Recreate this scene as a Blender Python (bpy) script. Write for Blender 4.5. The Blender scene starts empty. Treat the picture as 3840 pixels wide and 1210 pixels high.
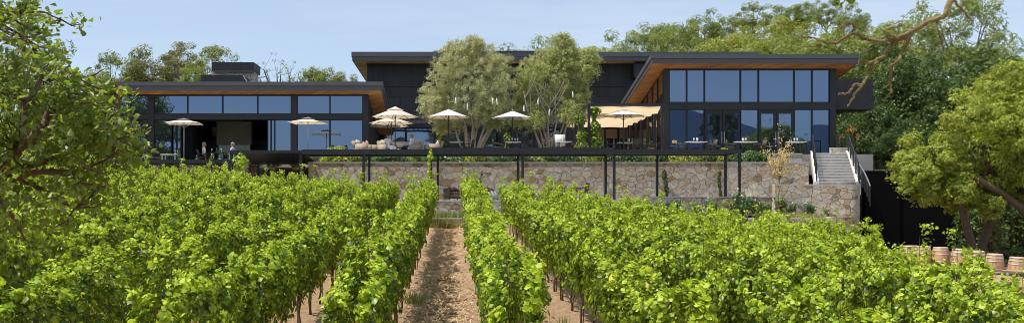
import bpy, math, random
import numpy as np
from mathutils import Vector, Matrix

R = math.radians
sc = bpy.context.scene
COL = sc.collection
# ------------------------------------------------------------------ camera
F = 35.0 / 36.0 * 3840.0          # focal length in photograph pixels
VX, HY, CZ = 1680.0, 770.0, 3.14  # vanishing point, horizon, eye height
cam_d = bpy.data.cameras.new("camera")
cam = bpy.data.objects.new("camera", cam_d)
COL.objects.link(cam)
cam.location = (0, 0, CZ)
cam.rotation_euler = (R(90), 0, 0)
cam_d.lens = 35.0
cam_d.sensor_width = 36.0
cam_d.shift_x = (1920.0 - VX) / 3840.0
cam_d.shift_y = (HY - 605.0) / 3840.0
cam_d.clip_start = 0.1
cam_d.clip_end = 12000
sc.camera = cam

def X(px, d): return (px - VX) * d / F
def Z(py, d): return CZ + (HY - py) * d / F
def smooth(a, b, v):
    t = np.clip((v - a) / (b - a), 0, 1)
    return t * t * (3 - 2 * t)

# ------------------------------------------------------------------ light
sc.view_settings.view_transform = 'Standard'
sc.view_settings.look = 'None'
sc.view_settings.exposure = 0
SUN = Vector((-0.46, -0.12, 1.0)).normalized()
w = bpy.data.worlds.new("World")
sc.world = w
w.use_nodes = True
nt = w.node_tree
bg = nt.nodes['Background']
sky = nt.nodes.new('ShaderNodeTexSky')
sky.sky_type = 'NISHITA'
sky.sun_disc = False
sky.sun_elevation = math.asin(SUN.z)
sky.sun_rotation = math.atan2(SUN.x, SUN.y)
sky.air_density = 1.0
sky.dust_density = 0.6
sky.ozone_density = 3.0
tc = nt.nodes.new('ShaderNodeTexCoord')
mp = nt.nodes.new('ShaderNodeMapping')
mp.inputs['Scale'].default_value = (1.2, 1.2, 9.0)
mp.inputs['Rotation'].default_value = (0, R(8), 0)
nz = nt.nodes.new('ShaderNodeTexNoise')
nz.inputs['Scale'].default_value = 2.2
nz.inputs['Detail'].default_value = 6
nz.inputs['Roughness'].default_value = 0.6
rp = nt.nodes.new('ShaderNodeValToRGB')
rp.color_ramp.elements[0].position = 0.42
rp.color_ramp.elements[0].color = (0.38, 0.38, 0.38, 1)
rp.color_ramp.elements[1].position = 0.78
rp.color_ramp.elements[1].color = (0.62, 0.62, 0.62, 1)
tint = nt.nodes.new('ShaderNodeMix')
tint.data_type = 'RGBA'
tint.blend_type = 'MULTIPLY'
tint.inputs[0].default_value = 1.0
tint.inputs[7].default_value = (0.86, 1.0, 1.12, 1)
mx = nt.nodes.new('ShaderNodeMix')
mx.data_type = 'RGBA'
mx.inputs[7].default_value = (6.9, 7.3, 7.9, 1)
nt.links.new(tc.outputs['Generated'], mp.inputs['Vector'])
nt.links.new(mp.outputs[0], nz.inputs['Vector'])
nt.links.new(nz.outputs['Fac'], rp.inputs[0])
nt.links.new(rp.outputs[0], mx.inputs[0])
nt.links.new(sky.outputs[0], tint.inputs[6])
nt.links.new(tint.outputs[2], mx.inputs[6])
nt.links.new(mx.outputs[2], bg.inputs['Color'])
bg.inputs['Strength'].default_value = 0.13

sun_d = bpy.data.lights.new("sun", 'SUN')
sun_d.energy = 5.0
sun_d.angle = R(0.55)
sun_d.color = (1.0, 0.93, 0.80)
sun = bpy.data.objects.new("sun", sun_d)
COL.objects.link(sun)
sun.rotation_euler = SUN.to_track_quat('Z', 'Y').to_euler()
sun.location = (-20, -10, 40)

# ------------------------------------------------------------------ materials
MATS = {}
def new_mat(name):
    m = bpy.data.materials.new(name)
    m.use_nodes = True
    MATS[name] = m
    return m, m.node_tree, m.node_tree.nodes['Principled BSDF']

def N(t, kind, **kw):
    n = t.nodes.new(kind)
    for k, v in kw.items():
        if k.startswith('i_'):
            n.inputs[k[2:]].default_value = v
        else:
            setattr(n, k, v)
    return n

def ramp(t, src, stops, interp='LINEAR'):
    r = t.nodes.new('ShaderNodeValToRGB')
    r.color_ramp.interpolation = interp
    el = r.color_ramp.elements
    el[0].position, el[0].color = stops[0][0], tuple(stops[0][1]) + (1,)
    el[1].position, el[1].color = stops[-1][0], tuple(stops[-1][1]) + (1,)
    for p, c in stops[1:-1]:
        e = el.new(p)
        e.color = tuple(c) + (1,)
    t.links.new(src, r.inputs[0])
    return r.outputs[0]

def plain(name, col, rough=0.6, metal=0.0, var=0.25, scale=6.0, bump=0.0, spec=0.5, coords='Object'):
    """A base colour broken up by two scales of noise, as weathering does."""
    m, t, b = new_mat(name)
    c = N(t, 'ShaderNodeTexCoord')
    n = N(t, 'ShaderNodeTexNoise', i_Scale=scale, i_Detail=5.0, i_Roughness=0.65)
    t.links.new(c.outputs[coords], n.inputs['Vector'])
    lo = [v * (1 - var) for v in col]
    hi = [min(1, v * (1 + var)) for v in col]
    o = ramp(t, n.outputs['Fac'], [(0.25, lo), (0.75, hi)])
    t.links.new(o, b.inputs['Base Color'])
    b.inputs['Roughness'].default_value = rough
    b.inputs['Metallic'].default_value = metal
    b.inputs['Specular IOR Level'].default_value = spec
    if bump:
        bp = N(t, 'ShaderNodeBump', i_Strength=bump, i_Distance=0.02)
        t.links.new(n.outputs['Fac'], bp.inputs['Height'])
        t.links.new(bp.outputs[0], b.inputs['Normal'])
    return m

def leaf_mat(name, dark, light, trans, tfac=0.4, gloss=0.06, rough=0.35, knee=0.4, odd=None):
    """Leaf blades: reflect, glow through, and shine a little; every leaf and every plant differs."""
    m, t, b = new_mat(name)
    t.nodes.remove(b)
    out = t.nodes['Material Output']
    g = N(t, 'ShaderNodeNewGeometry')
    oi = N(t, 'ShaderNodeObjectInfo')
    a = N(t, 'ShaderNodeMath', operation='MULTIPLY_ADD')
    t.links.new(oi.outputs['Random'], a.inputs[0])
    a.inputs[1].default_value = 0.25
    t.links.new(g.outputs['Random Per Island'], a.inputs[2])
    s = N(t, 'ShaderNodeMath', operation='MULTIPLY')
    t.links.new(a.outputs[0], s.inputs[0])
    s.inputs[1].default_value = 0.8
    mid = [p * .6 + q * .4 for p, q in zip(dark, light)]
    col = ramp(t, s.outputs[0], [(0.0, dark), (knee, mid), (min(.93, knee * 2), light)] + ([(0.955, light), (0.96, odd)] if odd else []))
    d = N(t, 'ShaderNodeBsdfDiffuse')
    t.links.new(col, d.inputs['Color'])
    tr = N(t, 'ShaderNodeBsdfTranslucent')
    mixc = N(t, 'ShaderNodeMix', data_type='RGBA')
    mixc.inputs[0].default_value = 0.65
    t.links.new(col, mixc.inputs[6])
    mixc.inputs[7].default_value = tuple(trans) + (1,)
    t.links.new(mixc.outputs[2], tr.inputs['Color'])
    m1 = N(t, 'ShaderNodeMixShader', i_Fac=tfac)
    t.links.new(d.outputs[0], m1.inputs[1])
    t.links.new(tr.outputs[0], m1.inputs[2])
    gl = N(t, 'ShaderNodeBsdfGlossy', i_Roughness=rough)
    gl.inputs['Color'].default_value = (0.9, 0.95, 1, 1)
    m2 = N(t, 'ShaderNodeMixShader', i_Fac=gloss)
    t.links.new(m1.outputs[0], m2.inputs[1])
    t.links.new(gl.outputs[0], m2.inputs[2])
    t.links.new(m2.outputs[0], out.inputs['Surface'])
    return m

def stone_mat(name, stops, scale=2.1, mortar=(0.16, 0.14, 0.12)):
    m, t, b = new_mat(name)
    c = N(t, 'ShaderNodeTexCoord')
    n0 = N(t, 'ShaderNodeTexNoise', i_Scale=1.6, i_Detail=3.0)
    t.links.new(c.outputs['Object'], n0.inputs['Vector'])
    va = N(t, 'ShaderNodeVectorMath', operation='MULTIPLY_ADD')
    t.links.new(n0.outputs['Color'], va.inputs[0])
    va.inputs[1].default_value = (0.22, 0.22, 0.22)
    t.links.new(c.outputs['Object'], va.inputs[2])
    mpp = N(t, 'ShaderNodeMapping')
    mpp.inputs['Scale'].default_value = (0.85, 0.85, 1.15)
    t.links.new(va.outputs[0], mpp.inputs['Vector'])
    v = N(t, 'ShaderNodeTexVoronoi', i_Scale=scale, i_Randomness=0.95)
    ve = N(t, 'ShaderNodeTexVoronoi', feature='DISTANCE_TO_EDGE', i_Scale=scale, i_Randomness=0.95)
    t.links.new(mpp.outputs[0], v.inputs['Vector'])
    t.links.new(mpp.outputs[0], ve.inputs['Vector'])
    sep = N(t, 'ShaderNodeSeparateColor')
    t.links.new(v.outputs['Color'], sep.inputs[0])
    base = ramp(t, sep.outputs[0], stops)
    n1 = N(t, 'ShaderNodeTexNoise', i_Scale=7.0, i_Detail=6.0, i_Roughness=0.7)
    t.links.new(c.outputs['Object'], n1.inputs['Vector'])
    mot = ramp(t, n1.outputs['Fac'], [(0.3, (0.62, 0.58, 0.55)), (0.7, (1.2, 1.18, 1.15))])
    mul = N(t, 'ShaderNodeMix', data_type='RGBA', blend_type='MULTIPLY')
    mul.inputs[0].default_value = 0.85
    t.links.new(base, mul.inputs[6])
    t.links.new(mot, mul.inputs[7])
    edge = ramp(t, ve.outputs['Distance'], [(0.004, (0, 0, 0)), (0.028, (1, 1, 1))])
    mm = N(t, 'ShaderNodeMix', data_type='RGBA')
    t.links.new(edge, mm.inputs[0])
    mm.inputs[6].default_value = tuple(mortar) + (1,)
    t.links.new(mul.outputs[2], mm.inputs[7])
    t.links.new(mm.outputs[2], b.inputs['Base Color'])
    b.inputs['Roughness'].default_value = 0.9
    b.inputs['Specular IOR Level'].default_value = 0.2
    hs = N(t, 'ShaderNodeMath', operation='MULTIPLY_ADD')
    t.links.new(sep.outputs[1], hs.inputs[0])
    hs.inputs[1].default_value = 0.7
    t.links.new(edge, hs.inputs[2])
    h2 = N(t, 'ShaderNodeMath', operation='MULTIPLY_ADD')
    t.links.new(n1.outputs['Fac'], h2.inputs[0])
    h2.inputs[1].default_value = 0.9
    t.links.new(hs.outputs[0], h2.inputs[2])
    bp = N(t, 'ShaderNodeBump', i_Strength=0.9, i_Distance=0.05)
    t.links.new(h2.outputs[0], bp.inputs['Height'])
    t.links.new(bp.outputs[0], b.inputs['Normal'])
    return m

def siding_mat(name, col, pitch=0.2, axis=0):
    """Painted vertical boards: every board its own tone, a groove between."""
    m, t, b = new_mat(name)
    c = N(t, 'ShaderNodeTexCoord')
    s = N(t, 'ShaderNodeSeparateXYZ')
    t.links.new(c.outputs['Object'], s.inputs[0])
    ad = N(t, 'ShaderNodeMath', operation='ADD')
    t.links.new(s.outputs[0], ad.inputs[0])
    t.links.new(s.outputs[1], ad.inputs[1])
    src = ad.outputs[0] if axis == 0 else s.outputs[2]
    dv = N(t, 'ShaderNodeMath', operation='DIVIDE')
    t.links.new(src, dv.inputs[0])
    dv.inputs[1].default_value = pitch
    fl = N(t, 'ShaderNodeMath', operation='FLOOR')
    fr = N(t, 'ShaderNodeMath', operation='FRACT')
    t.links.new(dv.outputs[0], fl.inputs[0])
    t.links.new(dv.outputs[0], fr.inputs[0])
    wn = N(t, 'ShaderNodeTexWhiteNoise', noise_dimensions='1D')
    t.links.new(fl.outputs[0], wn.inputs['W'])
    base = ramp(t, wn.outputs['Value'], [(0, [v * 0.75 for v in col]), (1, [v * 1.3 for v in col])])
    gr = ramp(t, fr.outputs[0], [(0.02, (0.25, 0.25, 0.25)), (0.12, (1, 1, 1))])
    n = N(t, 'ShaderNodeTexNoise', i_Scale=1.3, i_Detail=4.0)
    t.links.new(c.outputs['Object'], n.inputs['Vector'])
    wv = ramp(t, n.outputs['Fac'], [(0.3, (0.8, 0.8, 0.8)), (0.7, (1.2, 1.2, 1.2))])
    m1 = N(t, 'ShaderNodeMix', data_type='RGBA', blend_type='MULTIPLY')
    m1.inputs[0].default_value = 1
    t.links.new(base, m1.inputs[6])
    t.links.new(gr, m1.inputs[7])
    m2 = N(t, 'ShaderNodeMix', data_type='RGBA', blend_type='MULTIPLY')
    m2.inputs[0].default_value = 1
    t.links.new(m1.outputs[2], m2.inputs[6])
    t.links.new(wv, m2.inputs[7])
    t.links.new(m2.outputs[2], b.inputs['Base Color'])
    b.inputs['Roughness'].default_value = 0.55
    bp = N(t, 'ShaderNodeBump', i_Strength=0.6, i_Distance=0.02)
    t.links.new(gr, bp.inputs['Height'])
    t.links.new(bp.outputs[0], b.inputs['Normal'])
    return m

def glass_mat(name, tint=(0.145, 0.20, 0.30), inside=(0.012, 0.014, 0.018)):
    """Tinted mirror glazing in front of dark rooms, with the slight waviness of big panes."""
    m, t, b = new_mat(name)
    t.nodes.remove(b)
    out = t.nodes['Material Output']
    c = N(t, 'ShaderNodeTexCoord')
    mpp = N(t, 'ShaderNodeMapping')
    mpp.inputs['Scale'].default_value = (0.35, 0.35, 1.0)
    t.links.new(c.outputs['Object'], mpp.inputs['Vector'])
    n = N(t, 'ShaderNodeTexNoise', i_Scale=0.8, i_Detail=1.0)
    t.links.new(mpp.outputs[0], n.inputs['Vector'])
    bp = N(t, 'ShaderNodeBump', i_Strength=0.05, i_Distance=0.2)
    t.links.new(n.outputs['Fac'], bp.inputs['Height'])
    gl = N(t, 'ShaderNodeBsdfGlossy', i_Roughness=0.015)
    gl.inputs['Color'].default_value = tuple(tint) + (1,)
    t.links.new(bp.outputs[0], gl.inputs['Normal'])
    d = N(t, 'ShaderNodeBsdfDiffuse')
    d.inputs['Color'].default_value = tuple(inside) + (1,)
    ad = N(t, 'ShaderNodeAddShader')
    t.links.new(gl.outputs[0], ad.inputs[0])
    t.links.new(d.outputs[0], ad.inputs[1])
    t.links.new(ad.outputs[0], out.inputs['Surface'])
    return m

def fabric_mat(name, col, trans, tf=0.4):
    m, t, b = new_mat(name)
    t.nodes.remove(b)
    out = t.nodes['Material Output']
    c = N(t, 'ShaderNodeTexCoord')
    n = N(t, 'ShaderNodeTexNoise', i_Scale=5.0, i_Detail=4.0)
    t.links.new(c.outputs['Object'], n.inputs['Vector'])
    o = ramp(t, n.outputs['Fac'], [(0.3, [v * 0.88 for v in col]), (0.7, [min(1, v * 1.05) for v in col])])
    d = N(t, 'ShaderNodeBsdfDiffuse')
    t.links.new(o, d.inputs['Color'])
    tr = N(t, 'ShaderNodeBsdfTranslucent')
    tr.inputs['Color'].default_value = tuple(trans) + (1,)
    mm = N(t, 'ShaderNodeMixShader', i_Fac=tf)
    t.links.new(d.outputs[0], mm.inputs[1])
    t.links.new(tr.outputs[0], mm.inputs[2])
    t.links.new(mm.outputs[0], out.inputs['Surface'])
    return m

def ground_mat():
    """Straw-strewn tan soil under the vines, darker dry grass and leaf litter beyond."""
    m, t, b = new_mat('ground')
    c = N(t, 'ShaderNodeTexCoord')
    n = N(t, 'ShaderNodeTexNoise', i_Scale=9.0, i_Detail=8.0, i_Roughness=0.75)
    n2 = N(t, 'ShaderNodeTexNoise', i_Scale=1.1, i_Detail=4.0)
    n3 = N(t, 'ShaderNodeTexNoise', i_Scale=45.0, i_Detail=4.0, i_Roughness=0.8)
    for q in (n, n2, n3):
        t.links.new(c.outputs['Object'], q.inputs['Vector'])
    soil = ramp(t, n.outputs['Fac'], [(0.3, (0.34, 0.20, 0.12)), (0.43, (0.66, 0.43, 0.26)), (0.58, (0.84, 0.59, 0.37)), (0.75, (0.88, 0.68, 0.45))])
    litter = ramp(t, n2.outputs['Fac'], [(0.3, (0.05, 0.05, 0.025)), (0.55, (0.10, 0.10, 0.04)), (0.75, (0.17, 0.14, 0.07))])
    s = N(t, 'ShaderNodeSeparateXYZ')
    t.links.new(c.outputs['Object'], s.inputs[0])
    far = N(t, 'ShaderNodeMapRange')
    far.inputs['From Min'].default_value = 49.0
    far.inputs['From Max'].default_value = 51.0
    t.links.new(s.outputs[1], far.inputs['Value'])
    near = N(t, 'ShaderNodeMapRange')
    near.inputs['From Min'].default_value = 3.0
    near.inputs['From Max'].default_value = -3.0
    t.links.new(s.outputs[1], near.inputs['Value'])
    mxm = N(t, 'ShaderNodeMath', operation='MAXIMUM')
    t.links.new(far.outputs[0], mxm.inputs[0])
    t.links.new(near.outputs[0], mxm.inputs[1])
    mm = N(t, 'ShaderNodeMix', data_type='RGBA')
    t.links.new(mxm.outputs[0], mm.inputs[0])
    t.links.new(soil, mm.inputs[6])
    t.links.new(litter, mm.inputs[7])
    t.links.new(mm.outputs[2], b.inputs['Base Color'])
    b.inputs['Roughness'].default_value = 0.95
    b.inputs['Specular IOR Level'].default_value = 0.1
    ad = N(t, 'ShaderNodeMath', operation='ADD')
    t.links.new(n.outputs['Fac'], ad.inputs[0])
    t.links.new(n3.outputs['Fac'], ad.inputs[1])
    bp = N(t, 'ShaderNodeBump', i_Strength=1.0, i_Distance=0.10)
    t.links.new(ad.outputs[0], bp.inputs['Height'])
    t.links.new(bp.outputs[0], b.inputs['Normal'])
    return m

def barrel_mat():
    m, t, b = new_mat('oak_staves')
    c = N(t, 'ShaderNodeTexCoord')
    s = N(t, 'ShaderNodeSeparateXYZ')
    t.links.new(c.outputs['Object'], s.inputs[0])
    at = N(t, 'ShaderNodeMath', operation='ARCTAN2')
    t.links.new(s.outputs[1], at.inputs[0])
    t.links.new(s.outputs[0], at.inputs[1])
    mu = N(t, 'ShaderNodeMath', operation='MULTIPLY')
    t.links.new(at.outputs[0], mu.inputs[0])
    mu.inputs[1].default_value = 30 / (2 * math.pi)
    fl = N(t, 'ShaderNodeMath', operation='FLOOR')
    t.links.new(mu.outputs[0], fl.inputs[0])
    wn = N(t, 'ShaderNodeTexWhiteNoise', noise_dimensions='1D')
    t.links.new(fl.outputs[0], wn.inputs['W'])
    n = N(t, 'ShaderNodeTexNoise', i_Scale=4.0, i_Detail=5.0)
    t.links.new(c.outputs['Object'], n.inputs['Vector'])
    ad = N(t, 'ShaderNodeMath', operation='MULTIPLY_ADD')
    t.links.new(wn.outputs['Value'], ad.inputs[0])
    ad.inputs[1].default_value = 0.5
    t.links.new(n.outputs['Fac'], ad.inputs[2])
    o = ramp(t, ad.outputs[0], [(0.35, (0.42, 0.22, 0.11)), (0.95, (0.68, 0.41, 0.24))])
    t.links.new(o, b.inputs['Base Color'])
    b.inputs['Roughness'].default_value = 0.65
    return m

ground_mat(); barrel_mat()
stone_mat('field_stone', [(0.0, (0.40, 0.30, 0.22)), (0.08, (0.50, 0.34, 0.20)), (0.18, (0.66, 0.55, 0.43)), (0.40, (0.72, 0.64, 0.54)), (0.60, (0.60, 0.565, 0.52)), (0.8, (0.82, 0.75, 0.65)), (0.94, (0.66, 0.48, 0.31)), (1.0, (0.84, 0.79, 0.71))], scale=3.1, mortar=(0.40, 0.35, 0.30))
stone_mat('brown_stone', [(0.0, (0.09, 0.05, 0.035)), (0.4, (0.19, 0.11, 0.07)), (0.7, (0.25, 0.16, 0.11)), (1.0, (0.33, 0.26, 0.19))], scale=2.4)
siding_mat('dark_siding', (0.022, 0.023, 0.028), 0.22)
siding_mat('charcoal_board', (0.027, 0.028, 0.034), 0.24)
siding_mat('roof_seam', (0.03, 0.031, 0.034), 0.5)
siding_mat('soffit_board', (0.50, 0.235, 0.085), 0.14, 0)
siding_mat('pale_soffit', (0.62, 0.42, 0.22), 0.16, 0)
siding_mat('screen_metal', (0.016, 0.017, 0.027), 0.12)
plain('dark_metal', (0.028, 0.029, 0.033), 0.45, 0.2, 0.25, 3.0)
plain('fascia_metal', (0.105, 0.103, 0.112), 0.45, 0.1, 0.12, 1.2)
plain('frame_metal', (0.020, 0.021, 0.025), 0.4, 0.2, 0.2, 2.0)
plain('dark_interior', (0.012, 0.012, 0.014), 0.8)
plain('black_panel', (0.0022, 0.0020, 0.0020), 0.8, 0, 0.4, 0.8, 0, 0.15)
plain('concrete', (0.42, 0.40, 0.37), 0.85, 0, 0.18, 2.5, 0.3)
plain('board_concrete', (0.20, 0.18, 0.145), 0.85, 0, 0.2, 1.8, 0.2)
plain('pale_concrete', (0.62, 0.60, 0.57), 0.8, 0, 0.12, 3.0, 0.2)
plain('stair_concrete', (0.40, 0.385, 0.39), 0.85, 0, 0.35, 3.5, 0.2)
plain('terrace_floor', (0.40, 0.37, 0.33), 0.85, 0, 0.15, 1.5)
plain('cap_stone', (0.56, 0.53, 0.48), 0.85, 0, 0.15, 5.0, 0.2)
plain('bed_soil', (0.10, 0.075, 0.05), 0.95, 0, 0.35, 8.0, 0.5)
plain('oak_bark', (0.11, 0.075, 0.05), 0.95, 0, 0.45, 9.0, 0.9)
plain('grey_bark', (0.20, 0.18, 0.155), 0.95, 0, 0.35, 9.0, 0.8)
plain('olive_bark', (0.48, 0.40, 0.32), 0.95, 0, 0.35, 8.0, 0.9)
plain('twig_bark', (0.16, 0.085, 0.055), 0.9, 0, 0.35, 14.0, 0.6)
plain('moss', (0.26, 0.205, 0.10), 1.0, 0, 0.45, 12.0, 1.0, 0.1)
plain('vine_bark', (0.14, 0.085, 0.055), 0.95, 0, 0.4, 16.0, 0.8)
plain('stake_metal', (0.085, 0.055, 0.04), 0.7, 0.4, 0.4, 10.0)
plain('white_paint', (0.80, 0.79, 0.77), 0.45, 0, 0.05, 4.0)
plain('steel', (0.48, 0.48, 0.48), 0.3, 0.8, 0.1, 6.0)
plain('hoop_steel', (0.55, 0.50, 0.46), 0.5, 0.3, 0.2, 8.0)
plain('dark_wood', (0.05, 0.035, 0.026), 0.6, 0, 0.3, 6.0)
plain('rust_top', (0.36, 0.17, 0.09), 0.6, 0, 0.25, 6.0)
plain('wicker', (0.40, 0.32, 0.235), 0.8, 0, 0.28, 22.0, 0.6)
plain('brown_wicker', (0.20, 0.125, 0.085), 0.8, 0, 0.3, 22.0, 0.5)
plain('dark_wicker', (0.085, 0.065, 0.05), 0.75, 0, 0.3, 22.0, 0.5)
plain('cushion', (0.50, 0.45, 0.38), 0.9, 0, 0.08, 6.0)
plain('grey_cushion', (0.48, 0.49, 0.50), 0.9, 0, 0.1, 6.0)
plain('pink_cushion', (0.62, 0.30, 0.22), 0.9, 0, 0.12, 6.0)
plain('skin', (0.50, 0.27, 0.18), 0.55, 0, 0.08, 10.0)
plain('white_cloth', (0.80, 0.79, 0.81), 0.9, 0, 0.05, 8.0)
plain('navy_cloth', (0.02, 0.028, 0.07), 0.9, 0, 0.2, 8.0)
plain('blue_cloth', (0.42, 0.47, 0.66), 0.9, 0, 0.1, 8.0)
plain('dark_cloth', (0.02, 0.018, 0.018), 0.9, 0, 0.2, 8.0)
plain('dark_hair', (0.018, 0.012, 0.010), 0.5, 0, 0.3, 20.0)
plain('blond_hair', (0.42, 0.27, 0.13), 0.55, 0, 0.25, 20.0)
plain('grey_hair', (0.30, 0.28, 0.26), 0.6, 0, 0.25, 20.0)
plain('clear_glassware', (0.75, 0.80, 0.84), 0.1, 0, 0.1, 8.0, 0, 0.8)
plain('lantern_glass', (0.85, 0.86, 0.85), 0.2, 0, 0.05, 8.0, 0, 0.7)
plain('pale_slot_view', (0.45, 0.52, 0.42), 0.5, 0, 0.15, 3.0)
plain('blind', (0.20, 0.115, 0.05), 0.9, 0, 0.2, 2.0)
plain('haze_hill', (0.034, 0.060, 0.105), 1.0, 0, 0.18, 0.01)  # blue haze of distance mixed into the hill colour
plain('petal', (0.85, 0.84, 0.80), 0.7, 0, 0.05, 30.0)
plain('terracotta', (0.32, 0.15, 0.09), 0.8, 0, 0.2, 8.0)
plain('lamp_amber', (0.75, 0.48, 0.16), 0.5, 0, 0.2, 8.0)
glass_mat('tinted_glass')
glass_mat('side_glass', (0.5, 0.45, 0.4), (0.02, 0.016, 0.012))
fabric_mat('cream_canvas', (0.80, 0.75, 0.68), (0.85, 0.66, 0.46), 0.35)
fabric_mat('white_canvas', (0.82, 0.81, 0.80), (0.75, 0.50, 0.30), 0.22)
fabric_mat('grey_canvas', (0.25, 0.25, 0.28), (0.3, 0.25, 0.2), 0.15)
fabric_mat('shade_cloth', (0.80, 0.67, 0.49), (0.92, 0.73, 0.48), 0.58)
leaf_mat('vine_leaf', (0.008, 0.040, 0.010), (0.38, 0.50, 0.034), (0.60, 0.72, 0.03), 0.20, 0.03, 0.4, knee=.60, odd=(0.72, 0.54, 0.08))
leaf_mat('vine_leaf_young_sunlit', (0.22, 0.37, 0.03), (0.60, 0.72, 0.07), (0.80, 0.90, 0.06), 0.38, 0.02, 0.5)  # young tip leaves, coloured extra bright to imitate sun on row tops
leaf_mat('oak_leaf', (0.018, 0.05, 0.008), (0.19, 0.255, 0.03), (0.60, 0.76, 0.05), 0.40, 0.04, 0.45)
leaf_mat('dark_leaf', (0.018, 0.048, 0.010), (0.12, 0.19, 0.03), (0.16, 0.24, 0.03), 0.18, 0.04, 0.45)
leaf_mat('green_leaf', (0.08, 0.13, 0.02), (0.32, 0.38, 0.08), (0.42, 0.48, 0.07), 0.36, 0.04, 0.5)
leaf_mat('yellow_leaf', (0.07, 0.12, 0.012), (0.60, 0.66, 0.09), (0.64, 0.70, 0.07), 0.30, 0.03, 0.5, knee=.5)
leaf_mat('gold_leaf', (0.11, 0.145, 0.02), (0.42, 0.45, 0.085), (0.50, 0.52, 0.06), 0.34, 0.03, 0.5)
leaf_mat('brown_leaf', (0.09, 0.11, 0.03), (0.33, 0.32, 0.10), (0.42, 0.38, 0.09), 0.34, 0.03, 0.5)
leaf_mat('olive_leaf', (0.18, 0.195, 0.075), (0.66, 0.65, 0.36), (0.68, 0.66, 0.24), 0.36, 0.04, 0.5)
leaf_mat('olive_leaf_green', (0.16, 0.205, 0.05), (0.60, 0.63, 0.26), (0.66, 0.70, 0.18), 0.36, 0.04, 0.5)
leaf_mat('rose_leaf', (0.03, 0.085, 0.018), (0.13, 0.23, 0.05), (0.25, 0.36, 0.05), 0.3, 0.06, 0.35)
leaf_mat('autumn_leaf', (0.60, 0.36, 0.12), (0.90, 0.74, 0.36), (0.9, 0.66, 0.2), 0.4, 0.02, 0.5)
leaf_mat('orange_petal', (0.60, 0.20, 0.04), (0.75, 0.32, 0.08), (0.8, 0.35, 0.08), 0.3, 0.02, 0.5)
leaf_mat('dry_grass', (0.22, 0.20, 0.06), (0.50, 0.46, 0.16), (0.5, 0.48, 0.15), 0.3, 0.02, 0.5)
leaf_mat('straw', (0.55, 0.37, 0.22), (0.88, 0.72, 0.50), (0.6, 0.45, 0.25), 0.1, 0.02, 0.6)
leaf_mat('moss_hair', (0.20, 0.15, 0.055), (0.52, 0.40, 0.18), (0.55, 0.42, 0.16), 0.3, 0.01, 0.7)

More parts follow.
